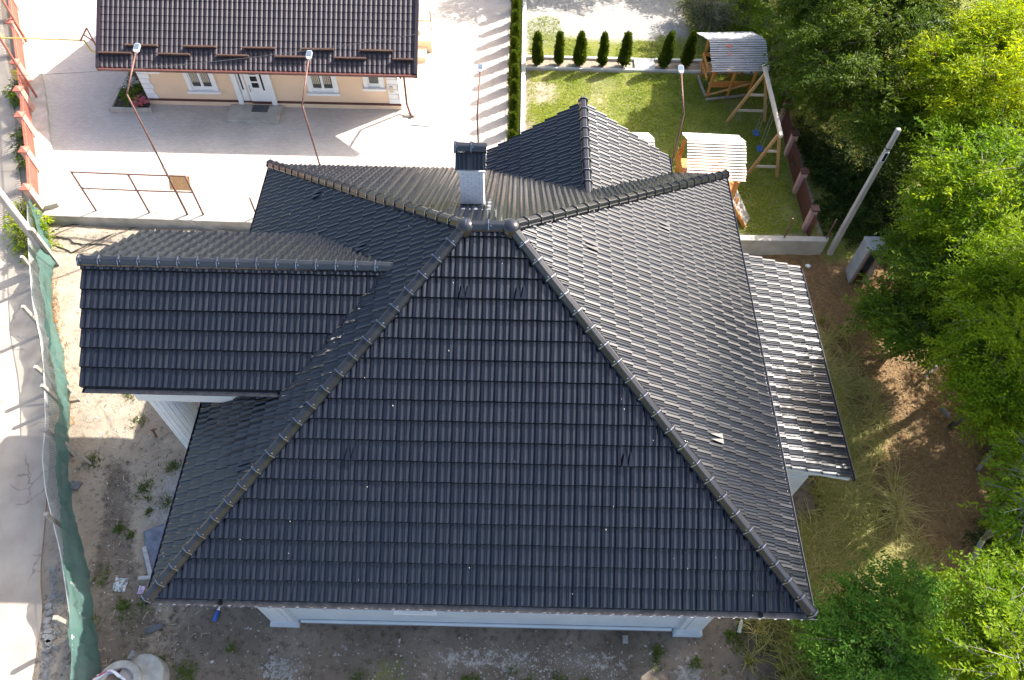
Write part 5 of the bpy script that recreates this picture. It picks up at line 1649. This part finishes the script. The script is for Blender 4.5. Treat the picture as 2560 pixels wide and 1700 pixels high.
# shady undergrowth and further trees
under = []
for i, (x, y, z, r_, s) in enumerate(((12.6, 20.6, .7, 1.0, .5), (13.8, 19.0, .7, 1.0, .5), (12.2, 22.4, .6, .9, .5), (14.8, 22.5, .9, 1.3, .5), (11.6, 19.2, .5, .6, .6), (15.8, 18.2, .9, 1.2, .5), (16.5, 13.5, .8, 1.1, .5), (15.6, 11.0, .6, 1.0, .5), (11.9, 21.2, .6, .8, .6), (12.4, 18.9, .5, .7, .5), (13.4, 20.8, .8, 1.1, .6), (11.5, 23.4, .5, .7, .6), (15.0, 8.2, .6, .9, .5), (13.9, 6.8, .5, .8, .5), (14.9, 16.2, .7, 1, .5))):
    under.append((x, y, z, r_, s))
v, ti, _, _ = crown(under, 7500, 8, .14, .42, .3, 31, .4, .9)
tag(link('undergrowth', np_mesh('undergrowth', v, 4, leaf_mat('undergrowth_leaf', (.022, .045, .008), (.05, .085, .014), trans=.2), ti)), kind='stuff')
far_trees = [(17.3, 11.9, 5.8, 1.5), (17.0, 9.0, 5.4, 1.2), (14.2, 12.9, 8.3, 1.5), (13.4, 9.3, 8.2, 1.4), (11.9, 27.3, 6.7, 1.15), (14.6, 27.6, 6.9, 1.5), (20.0, 29.0, 7.0, 2.0), (17.5, 31.0, 5.8, 2.3), (11.6, 31.0, 5.0, 1.5), (20.5, 20.0, 4.8, 2.4), (19.5, 14.0, 4.8, 2.3), (18.0, 8.5, 4.8, 2.2), (16.0, 3.6, 4.8, 2.0), (22.0, 10.0, 5.2, 2.6), (23.0, 25.0, 5.2, 2.6), (23.5, 17.0, 5.4, 2.6)]
far_labels = ['dense tree past the right edge level with the long log', 'dense tree past the right edge below the long log', 'tall tree past the right edge shading the low annex roof', 'tall tree past the right edge shading the brown leaf litter', 'tree behind the picnic shelter whose shade covers the lawn', 'tall tree behind the olive-green tree',
              'tall dark tree farthest back at the upper right', 'tree in the far corner behind the maroon fence', 'tree just behind the far end of the maroon fence'] + ['dark green tree behind the glowing yellow-green crown', 'dark green tree behind the broad bright green tree', 'dark green tree behind the dense mid green tree', 'dark green tree past the lower right edge', 'dark green tree deepest in the wood, level with the long log', 'dark green tree deepest in the wood, level with the utility pole', 'dark green tree deepest in the wood, level with the sheet metal cabin']
for i, (x, y, z, r_) in enumerate(far_trees):
    lb = [(x, y, z, r_ * .75), (x + r_ * .5, y + r_ * .3, z - .4, r_ * .6), (x - r_ * .45, y + .4, z - .2, r_ * .6), (x, y - r_ * .5, z - .5, r_ * .6)]
    tree('wood_tree', far_labels[i], (x + (3.2 if z > 8 else 0), y + (1.5 if z > 8 else 0), .2), lb, M['lf_dark' if i % 2 else 'lf_mid'], 1500, 8, .21, .42, .2, seed=40 + i, group='trees further back in the right-hand wood')
for i, (x, y, z, r_) in enumerate(((2.6, 35.0, 4.6, 1.7), (6.2, 36.2, 4.6, 1.9), (10.6, 36.0, 4.6, 2.0), (13.6, 34.4, 4.6, 1.9))):
    lb = [(x, y, z, r_ * .75), (x + r_ * .5, y + r_ * .3, z - .4, r_ * .6), (x - r_ * .45, y + .4, z - .2, r_ * .6)]
    tree('wood_tree', ['tree beyond the gravel nearest the hedge row', 'tree beyond the gravel behind the concrete path', 'tree beyond the gravel behind the picnic shelter', 'tree beyond the gravel outside the maroon fence'][i], (x, y, .4), lb, M['lf_mid'], 1300, 8, .2, .42, .16, seed=60 + i, group='trees beyond the far end of the garden')


# ------------------------------------------------------------------ grasses, weeds, stones
def hts(p):
    return height(p[:, 0], p[:, 1])


def blades(pts, hgt, wid, lean, mat, name, seed, tint=None, curl=.5):
    r = np.random.default_rng(seed); n = len(pts)
    base = np.concatenate([pts, hts(pts)[:, None] - .01], 1)
    a = r.uniform(0, 2 * math.pi, n)
    d = np.stack([np.cos(a), np.sin(a), np.zeros(n)], 1)
    s = np.stack([-np.sin(a), np.cos(a), np.zeros(n)], 1) * (wid * r.uniform(.6, 1.3, n))[:, None]
    hh_ = hgt * r.uniform(.5, 1.3, n); ln_ = (lean * r.uniform(.2, 1.4, n))[:, None] * hh_[:, None]
    mid = base + d * ln_ * .4 + np.array([0, 0, 1.]) * (hh_ * .62)[:, None]
    tip = base + d * ln_ * 1.25 + np.array([0, 0, 1.]) * (hh_ * (1 - curl * .25))[:, None]
    v = np.stack([base - s, base + s, mid + s * .7, mid - s * .7, mid - s * .7, mid + s * .7, tip + s * .06, tip - s * .06], 1).reshape(-1, 3)
    if tint is None: tint = np.clip(r.normal(.45, .25, n), 0, 1)
    me = np_mesh(name, v, 4, mat, np.repeat(tint, 8))
    o = link(name, me); tag(o, kind='stuff'); return o


r = np.random.default_rng(3)
n = 60000
p = np.stack([r.uniform(.4, 10.4, n), r.uniform(18.3, 27.2, n)], 1)
keep = vnoise(p[:, 0], p[:, 1], .9, 11) + .5 * vnoise(p[:, 0], p[:, 1], 2.6, 12) > .55 * r.random(n) + .25
p = p[keep]
blades(p, np.full(len(p), .085), np.full(len(p), .010), np.full(len(p), .8), M['grass'], 'lawn_grass', 5, np.clip(vnoise(p[:, 0], p[:, 1], 1.1, 13) * .8 + r.normal(.1, .2, len(p)), 0, 1))
n = 22000
p = np.stack([r.uniform(.4, 11, n), r.uniform(28.2, 33, n)], 1)
keep = (vnoise(p[:, 0], p[:, 1], .8, 15) * np.clip(1.3 - (p[:, 1] - 28.2) / 4 + np.clip(p[:, 0] - 6, 0, 4) * .25, .15, 1.4) > .55)
p = p[keep]
blades(p, np.full(len(p), .09), np.full(len(p), .011), np.full(len(p), .9), M['grass'], 'rough_grass', 6)


def tufts(cent, per, spread, seed):
    r = np.random.default_rng(seed)
    c = np.repeat(cent, per, 0)
    return c + r.normal(0, 1, c.shape) * spread


# long dry grass strip along the annex and beyond
cent = []
rr = np.random.default_rng(9)
for _ in range(5200):
    x, y = rr.uniform(6.2, 12.5), rr.uniform(2.8, 14.8)
    strip_ = math.exp(-((x - (9.75 - .02 * (y - 8))) / .62) ** 2) * (1 if 5.5 < y < 14 else .3)
    low = math.exp(-((x - 8.6) / 1.5) ** 2) * (1 if y < 7.6 else 0) * .85
    mid = math.exp(-(((x - 10.6) / .9) ** 2 + ((y - 6.3) / .8) ** 2))
    if x < 8.95 and y > 7.7: strip_ *= .0
    if x < 6.3 and y < 14: low *= .3
    if rr.random() < max(strip_, low, mid): cent.append((x, y))
cent = np.array(cent)
pts = tufts(cent, 20, .06, 10)
tn = np.clip(.35 + .6 * (vnoise(pts[:, 0], pts[:, 1], .9, 17) - .35) + np.repeat(rr.normal(0, .22, len(cent)), 20) + rr.normal(0, .12, len(pts)), 0, 1)
blades(pts, np.full(len(pts), .40), np.full(len(pts), .013), np.full(len(pts), .95), M['grass_dry'], 'long_dry_grass', 11, tn, curl=.9)
# fountain-like straw clumps standing among the litter
rc = np.random.default_rng(41)
cc = np.array([(rc.uniform(9.0, 11.4), rc.uniform(5.0, 14.2)) for _ in range(70)] + [(rc.uniform(7.6, 9.6), rc.uniform(4.6, 7.4)) for _ in range(26)])
cc = cc[(cc[:, 0] > 9.2) | (cc[:, 1] < 7.5)]
pts = np.repeat(cc, 70, 0) + rc.normal(0, .05, (len(cc) * 70, 2))
blades(pts, np.full(len(pts), .46), np.full(len(pts), .012), np.full(len(pts), 1.25), M['grass_dry'], 'straw_clumps', 42, np.clip(np.repeat(rc.uniform(.3, 1.0, len(cc)), 70) + rc.normal(0, .15, len(pts)), 0, 1), curl=1.3)
# brown litter straws
n = 26000
p = np.stack([r.uniform(9.0, 15.5, n), r.uniform(3.0, 17.0, n)], 1)
keep = r.random(n) < smooth(9.2, 10.8, p[:, 0])
p = p[keep]
blades(p, np.full(len(p), .07), np.full(len(p), .012), np.full(len(p), 2.2), M['straw'], 'leaf_litter', 12, np.clip(r.normal(.4, .3, len(p)), 0, 1), curl=1.5)
n = 4200
p = np.stack([r.uniform(-16.5, -7.8, n), r.uniform(3.0, 18.2, n)], 1)
p = p[(p[:, 0] > road_x(p[:, 1]) + 1.6)]
blades(p, np.full(len(p), .06), np.full(len(p), .012), np.full(len(p), 2.6), leaf_mat('dry_straw', (.20, .15, .10), (.56, .46, .33), trans=.05, tcol=(1, 1, 1)), 'straw_debris', 26, np.clip(r.normal(.5, .3, len(p)), 0, 1), curl=1.8)
# weeds in the plot
wc = [(-10.6, 8.2), (-10.35, 8.0), (-10.5, 8.4), (-9.9, 9.0), (-10.5, 6.9), (-10.2, 7.6), (-9.8, 7.9), (-10.9, 7.1), (-10.95, 5.75), (-10.15, 5.0), (-10.05, 4.95), (-9.85, 4.7), (-10.75, 4.6), (-8.75, 3.6), (-8.05, 3.45),
      (-8.0, 3.3), (-1.0, 3.35), (-.8, 3.3), (.6, 3.3), (1.4, 3.4), (2.1, 3.3), (3.9, 3.9), (3.95, 4.15), (4.9, 3.9), (5.9, 4.6), (6.1, 4.4), (6.3, 4.9), (-12.3, 9.1), (-11.9, 11.4), (-11.3, 10.4), (-12.3, 12.6), (-10.8, 11.6),
      (-7.0, 4.0), (-9.55, 5.1), (-3.7, 3.3), (.2, 3.6), (3.1, 3.25), (5.3, 3.3), (5.7, 3.7), (6.6, 3.4), (7.2, 3.9), (6.9, 4.3)]
rw = np.random.default_rng(77)
pts = np.concatenate([np.array(c) + rw.normal(0, rw.uniform(.04, .15), (int(rw.uniform(15, 90)), 2)) for c in wc])
blades(pts, np.full(len(pts), .12), np.full(len(pts), .014), np.full(len(pts), 1.0), M['weed'], 'weeds', 15)
n = 9000
p = np.stack([r.uniform(-13.2, 7.5, n), r.uniform(2.6, 17.5, n)], 1)
keep = (vnoise(p[:, 0], p[:, 1], .7, 21) > .62) & ((p[:, 1] < 4.5) | (p[:, 0] < -7.5))
p = p[keep]
blades(p, np.full(len(p), .06), np.full(len(p), .012), np.full(len(p), 1.0), M['weed'], 'sparse_weeds', 16)
# orange dead weeds between road and net
n = 3800
y = r.uniform(10.2, 16.3, n); x = road_x(y) + .22 + np.abs(r.normal(0, .22, n))
blades(np.stack([x, y], 1), np.full(n, .16), np.full(n, .010), np.full(n, .8), leaf_mat('dead_weed', (.30, .13, .03), (.46, .24, .08), trans=.2, tcol=(1, 1, 1)), 'dead_weeds', 17)

OCT = np.array([(1, 0, 0), (0, 1, 0), (-1, 0, 0), (0, -1, 0), (0, 0, .7), (0, 0, -.7)], float)
OCF = np.array([(0, 1, 4), (1, 2, 4), (2, 3, 4), (3, 0, 4), (1, 0, 5), (2, 1, 5), (3, 2, 5), (0, 3, 5)])


def stones(pts, size, mat, name, seed):
    r = np.random.default_rng(seed); n = len(pts)
    z = hts(pts)
    a = r.uniform(0, 6.28, n); sx, sy, sz = size * r.uniform(.6, 1.5, n), size * r.uniform(.5, 1.1, n), size * r.uniform(.4, .8, n)
    o = OCT[None] * np.stack([sx, sy, sz], -1)[:, None, :] * r.uniform(.75, 1.25, (n, 6, 3))
    ca, sa = np.cos(a)[:, None], np.sin(a)[:, None]
    v = np.stack([o[:, :, 0] * ca - o[:, :, 1] * sa + pts[:, :1], o[:, :, 0] * sa + o[:, :, 1] * ca + pts[:, 1:2], o[:, :, 2] + (z + sz * .2)[:, None]], -1).reshape(-1, 3)
    lp = (OCF[None] + (np.arange(n) * 6)[:, None, None]).reshape(-1, 3)
    return tag(link(name, np_mesh(name, v, 3, mat, loops=lp)), kind='stuff')


n = 11000
p = np.stack([r.uniform(-16.5, 6.5, n), r.uniform(2.4, 18.0, n)], 1)
keep = ((p[:, 1] < 4.4) | (p[:, 0] < -6.3)) & (p[:, 0] > road_x(p[:, 1]) + .3) & (r.random(n) < .25 + vnoise(p[:, 0], p[:, 1], .8, 33))
p = p[keep]
stones(p, .016 + .03 * r.random(len(p)) ** 4, M['pebble'], 'pebbles', 18)
n = 500
stones(np.stack([r.normal(.6, 1.5, n), r.normal(3.75, .25, n)], 1), .014 + .022 * r.random(n) ** 2, M['pebble'], 'gravel_spill', 20)
stones(np.stack([r.normal(-5.65, .22, 260), r.normal(3.5, .16, 260)], 1), .02 + .045 * r.random(260) ** 2, M['stone'], 'stone_rubble', 21)
stones(np.stack([r.normal(4.68, .16, 150), r.normal(3.62, .13, 150)], 1), .03 + .04 * r.random(150) ** 2, M['stone'], 'brick_rubble', 22)
p = np.stack([np.full(260, 0.0), r.uniform(3.0, 6.0, 260)], 1); p[:, 0] = road_x(p[:, 1]) + .2 + np.abs(r.normal(0, .14, 260))
stones(p, .03 + .05 * r.random(260) ** 2, M['stone'], 'edge_rubble', 23)

# flat broken slabs along the road edge
for i, (x, y, s) in enumerate(((450, 890, 62), (460, 950, 58), (448, 1022, 66), (436, 1080, 56), (446, 1118, 66), (420, 1165, 48), (455, 1190, 74), (452, 1225, 60), (440, 1295, 54))):
    c = at(x / 3.689, 1275 + y / 3.689, .03); rr_2 = random.Random(i)
    s = s / 3.689 * .0105 * .62
    ring = [(c.x + s * rr_2.uniform(.75, 1.15) * math.cos(a), c.y + s * rr_2.uniform(.7, 1.0) * math.sin(a), .0) for a in [k_ * 2 * math.pi / 7 + rr_2.uniform(-.2, .2) for k_ in range(7)]]
    mb = MB(); mb.prism(ring, (rr_2.uniform(-.01, .01), rr_2.uniform(-.01, .01), .075))
    tag(mb.build('broken_slab', M['stone'], bevel=.012), 'flat broken stone slab in the line between road and net fence', 'slab', 'broken slabs along the road edge')

# ------------------------------------------------------------------ things lying about
# concrete well rings
def ring(c, ro, ri, z0, z1, label):
    mb = MB(); mb.lathe((c[0], c[1], 0), [(ri, z0), (ro * 1.03, z0), (ro, z1 - .03), (ro - .03, z1), (ri + .02, z1), (ri, z1 - .02), (ri, z0)], 36)
    return tag(mb.build('well_ring', M['ring'], smooth=False), label, 'well ring')


ring((-9.42, 3.02), .54, .36, -.1, .60, 'pale concrete well ring holding a red and white bag')
mb = MB(); mb.lathe((-8.98, 3.20, 0), [(.56, -.1), (.55, .42), (.52, .45), (.001, .45)], 36)
tag(mb.build('well_lid_ring', M['ring']), 'pale concrete ring with flat lid partly behind the ring with the bag', 'well ring')
for i, (a, b, s) in enumerate(((1235, 1330, .07), (1205, 1360, .05))):
    c = at(a / 3.689, 1275 + b / 3.689, .5)
    mb = MB(); mb.hexa([(c.x - s, c.y - s * 1.2, .455), (c.x + s, c.y - s, .455), (c.x + s * .8, c.y + s, .455), (c.x - s * .7, c.y + s * 1.2, .455),
                        (c.x - s * .8, c.y - s, .60), (c.x + s, c.y - s * .8, .62), (c.x + s * .6, c.y + s, .60), (c.x - s * .6, c.y + s, .60)])
    tag(mb.build('broken_brick', M['stone'], bevel=.01), ['larger grey stone lying on the lidded concrete ring', 'smaller grey stone wedged between the two concrete rings'][i], 'stone')
bag = empty('sack', (-9.6, 2.95, .4), 'open red and white woven sack of brown sand stuffed in the concrete ring', 'sack')
mb = MB(); n = 28
prof = []
for i in range(n):
    a = 2 * math.pi * i / n
    wv_ = .03 * math.sin(a * 5) + .02 * math.sin(a * 3 + 1)
    prof.append((a, wv_))
cx_, cy_ = -9.62, 2.93
def ringpts(rad, z, k): return [(cx_ + (rad + w_ * k) * math.cos(a), cy_ + (rad + w_ * k) * .9 * math.sin(a), z + w_ * k) for a, w_ in prof]
mb.v = ringpts(.40, .25, .5) + ringpts(.42, .64, 1) + ringpts(.36, .70, 1.2) + ringpts(.33, .55, .6)
outer, inner = [], []
for k_ in range(3):
    for i in range(n):
        f = (k_ * n + i, k_ * n + (i + 1) % n, (k_ + 1) * n + (i + 1) % n, (k_ + 1) * n + i)
        a = prof[i][0]
        mb.f.append(f)
me = mb.mesh('sack_cloth', M['bag_red'], world_loc(bag)); me.materials.append(M['bag_in']); me.materials.append(M['bag_white'])
for i, pl in enumerate(me.polygons):
    a = prof[i % n][0]; k_ = i // n
    red = 1.75 < a < 4.4
    pl.material_index = (0 if red and k_ < 2 else (2 if k_ >= 1 else 1)) if not (1.0 < a < 1.9 and k_ == 2) else 1
link('sack_cloth', me, bag)
mb = MB(); mb.add(ringpts(.34, .52, .3), [tuple(range(n))]); mb.build('sand', M['sand'], bag)
# printed letters on the sack, white strokes
mb = MB()
for k_, a in enumerate((2.35, 2.6, 2.85, 3.3, 3.55, 3.8)):
    c = Vector((cx_ + .40 * math.cos(a), cy_ + .36 * math.sin(a), .685)); tdir = Vector((-math.sin(a), math.cos(a), 0)); rdir = Vector((math.cos(a), math.sin(a), 0))
    mb.bar(c - tdir * .03, c + tdir * .03, .014, .012); mb.bar(c - rdir * .03 + tdir * .02, c + rdir * .03 + tdir * .02, .014, .012)
mb.build('print', M['bag_white'], bag)

# tarp with planks
tp_ = empty('tarp', (-9.6, 6.5, .1), 'crumpled blue-grey tarpaulin sticking out from under the left eave', 'tarpaulin')
a, b, c, d = Vector((-10.18, 7.0, 0)), Vector((-9.3, 7.42, 0)), Vector((-9.05, 5.5, 0)), Vector((-9.75, 5.9, 0))
n = 14; vv = []
for i in range(n + 1):
    for j in range(n + 1):
        u, w_ = i / n, j / n
        q = (a * (1 - u) + b * u) * (1 - w_) + (d * (1 - u) + c * u) * w_
        q.x += .05 * math.sin(w_ * 7) * (1 - u)
        z = .16 + .05 * math.sin(u * 6 + w_ * 3) + .04 * math.sin(w_ * 9 - u * 4) + .05 * u - .12 * (1 if (i == 0 or j in (0, n)) else 0)
        vv.append((q.x, q.y, z))
mb = MB(); mb.add(vv, [(i * (n + 1) + j, i * (n + 1) + j + 1, (i + 1) * (n + 1) + j + 1, (i + 1) * (n + 1) + j) for i in range(n) for j in range(n)])
mb.build('sheet', M['tarp'], tp_, smooth=True)
mb = MB(); mb.bar((-9.95, 6.52, .20), (-9.54, 5.75, .20), .11, .03); tag(mb.build('weathered_plank', M['wood_grey']), 'weathered plank lying along the edge of the blue-grey tarp', 'plank')
mb = MB(); mb.bar((-9.85, 5.66, .22), (-9.1, 5.75, .22), .10, .03); tag(mb.build('weathered_plank', M['wood_grey']), 'weathered plank lying crosswise at the near end of the tarp', 'plank')


def crumple(c, sx, sy, sz, mat, name, label, cat, seed):
    rr = random.Random(seed); mb = MB(); n = 7
    vs_, fs_ = [], []
    for i in range(n + 1):
        for j in range(n + 1):
            vs_.append((c[0] + (i / n - .5) * sx + rr.uniform(-.3, .3) * sx / n, c[1] + (j / n - .5) * sy + rr.uniform(-.3, .3) * sy / n, c[2] + (rr.uniform(0, sz) if 0 < i < n and 0 < j < n else .004)))
    for i in range(n):
        for j in range(n):
            k_ = i * (n + 1) + j; fs_.append((k_, k_ + n + 1, k_ + n + 2, k_ + 1))
    mb.add(vs_, fs_); return tag(mb.build(name, mat), label, cat)


crumple((-10.35, 5.53, .06), .36, .36, .09, M['plastic'], 'plastic_film', 'crumpled clear plastic film on the bare ground left of the roof corner', 'plastic', 1)
crumple((-9.75, 5.40, .06), .17, .22, .07, M['purple'], 'wrapper', 'small purple and white wrapper by the roof corner', 'wrapper', 2)
for (x, y, m_, lab, ang) in ((-7.60, 4.82, 'bottle', 'small blue and white bottle on the ground below the front gutter', 1.4), (6.18, 4.82, 'bottle_w', 'clear plastic bottle on the ground beyond the right end of the front wall', 1.2)):
    z = float(height(np.array([x]), np.array([y]))[0]) + .06
    t = empty('bottle', (x, y, z), lab, 'bottle')
    d = Vector((math.cos(ang), math.sin(ang), 0)); c0 = Vector((x, y, z))
    mb = MB(); mb.tube([c0 - d * .17, c0 - d * .15, c0 + d * .10], .055, 10); mb.build('body', M[m_], t, smooth=True)
    mb = MB(); mb.tube([c0 + d * .101, c0 + d * .17], .052, 10, .022); mb.tube([c0 + d * .17, c0 + d * .20], .024, 8); mb.build('cap_end', M['white'], t)
mb = MB(); mb.bar((-9.35, 4.35, .05), (-8.95, 4.52, .05), .16, .02); tag(mb.build('slate_piece', M['slate']), 'dark slate-like sheet lying on the soil near the concrete rings', 'sheet')
c = at(680 / 3.689, 850 + 1345 / 3.689, .03); mb = MB(); mb.prism([(c.x - .2, c.y - .1, .0), (c.x + .16, c.y - .12, .0), (c.x + .2, c.y + .12, .0), (c.x - .1, c.y + .16, .0)], (0, 0, .05))
tag(mb.build('slate_piece', M['lead']), 'flat grey stone slab lying at the foot of the green net', 'slab')
mb = MB(); mb.bar((-10.68, 9.95, -.1), (-10.62, 9.98, .42), .05, .05, up=(0, 1, 0)); mb.bar((-10.70, 9.97, .36), (-10.52, 10.02, .40), .04, .04)
tag(mb.build('rusty_stake', M['rust']), 'short rusty stake standing in the bare plot left of the fluted column', 'stake')
c = at(1280 + 1043 / 3.689, 1275 + 1192 / 3.689, .05); mb = MB(); mb.box(c.x - .07, c.x + .07, c.y - .1, c.y + .1, .0, .10)
tag(mb.build('grey_block', M['stone'], bevel=.01), 'grey block lying on the soil before the right end of the front wall', 'block')
# logs
for (a, b, r0, lab) in (((14.69, 10.23), (13.86, 9.4), .075, 'long grey log lying in the shade at the right edge'), ((13.30, 11.40), (13.56, 11.14), .085, 'short pale log on the brown leaf litter'),
                        ((13.11, 12.47), (14.77, 13.93), .05, 'thin dark fallen trunk crossing the leaf litter under the trees')):
    mb = MB(); z = .14; mb.tube([(a[0], a[1], z + .15), ((a[0] + b[0]) / 2 + .03, (a[1] + b[1]) / 2, z + .08), (b[0], b[1], z)], r0, 9, r0 * .8)
    tag(mb.build('log', M['log'], smooth=False), lab, 'log')
# white rock by the wall
for (x, y, s, lab) in ((1920 + 370 / 3.689, 425 + 885 / 3.689, .09, 'white stone on the bare ground between annex roof and concrete wall'), (220, 0, 0, None)):
    if not lab: continue
    c = at(x, y, .05)
    bm = bmesh.new(); bmesh.ops.create_icosphere(bm, subdivisions=2, radius=s)
    for v in bm.verts: v.co *= random.uniform(.8, 1.2); v.co.z *= .7; v.co += c
    me = bpy.data.meshes.new('white_stone'); bm.to_mesh(me); bm.free(); me.materials.append(M['white_brick'])
    tag(link('white_stone', me), lab, 'stone')


# thin dark tubes laid across the plot, and overhead cables
def wobble_tube(pts, rad, mat, name, label, cat, z=None, seed=0):
    pp = [Vector(p) for p in pts]
    out = []
    for i in range(len(pp) - 1):
        for k_ in range(6):
            out.append(pp[i].lerp(pp[i + 1], k_ / 6))
    out.append(pp[-1])
    rr = random.Random(seed)
    out = [q + Vector((rr.uniform(-.03, .03), rr.uniform(-.03, .03), 0)) for q in out]
    mb = MB(); mb.tube(out, rad, 6); return tag(mb.build(name, mat, smooth=True), label, cat)


def gpt(x, y, oy=425): 
    q = at(x / 3.689, oy + y / 3.689, .06); q.z = float(height(np.array([q.x]), np.array([q.y]))[0]) + .03; return q


wobble_tube([gpt(760, 495), gpt(600, 530), gpt(500, 590)], .022, M['black_streak'], 'streak', 'short dark hose on the dirt below the kerb at left', 'streak', seed=1)
wobble_tube([gpt(500, 625), gpt(620, 640), gpt(720, 680), gpt(860, 680), gpt(1080, 690)], .022, M['black_streak'], 'streak', 'dark hose looping across the dirt toward the left wing', 'streak', seed=2)
wobble_tube([gpt(1260, 515), gpt(1000, 625), gpt(660, 755), gpt(480, 690)], .022, M['black_streak'], 'streak', 'long dark hose lying diagonally across the dirt below the kerb', 'streak', seed=3)


def cable(a, b, sag, label, rad=.008):
    a, b = Vector(a), Vector(b)
    mb = MB(); mb.tube([a.lerp(b, t / 20) - Vector((0, 0, sag * 4 * (t / 20) * (1 - t / 20))) for t in range(21)], rad, 5)
    tag(mb.build('overhead_cable', M['cable']), label, 'cable')


cable(at(20, 190, 3.6), at(1040, 86, 4.8), .25, 'thin grey overhead cable crossing the brown roof to its right gable', .009)
cable(at(100, 425, 3.0), (WX0 + 3.2, 13.2, 5.3), .3, 'thin overhead cable from the left pole over the sunlit paving to the black roof', .008)

# flower-bed plants
v, ti, _, _ = crown([(-15.7, 24.7, .68, .16), (-15.4, 25.4, .7, .2), (-15.9, 25.0, .65, .14), (-15.3, 24.35, .66, .1)], 190, 7, .10, .45, .1, 71, .22, .8)
t = empty('bed_plant', (-15.5, 24.6, .6), 'green leafy plants in the dark flower bed beside the peach house', 'plant')
link('leaves', np_mesh('leaves', v - np.array([-15.5, 24.6, .6]), 4, M['lf_mid'], ti), t)
for (x, y, z, m_, nm, lab) in ((-15.1, 24.3, .75, 'flower', 'pink_flowers', 'pink flowering plant in the corner of the flower bed'), (-15.75, 25.3, .9, 'silver_leaf', 'silver_plant', 'silver leaved plant in the dark flower bed')):
    v, ti, _, _ = crown([(x, y, z, .08)], 50, 6, .07, .7, .0, 72, .12, .6)
    tag(link(nm, np_mesh(nm, v, 4, M[m_], ti)), lab, 'plant')
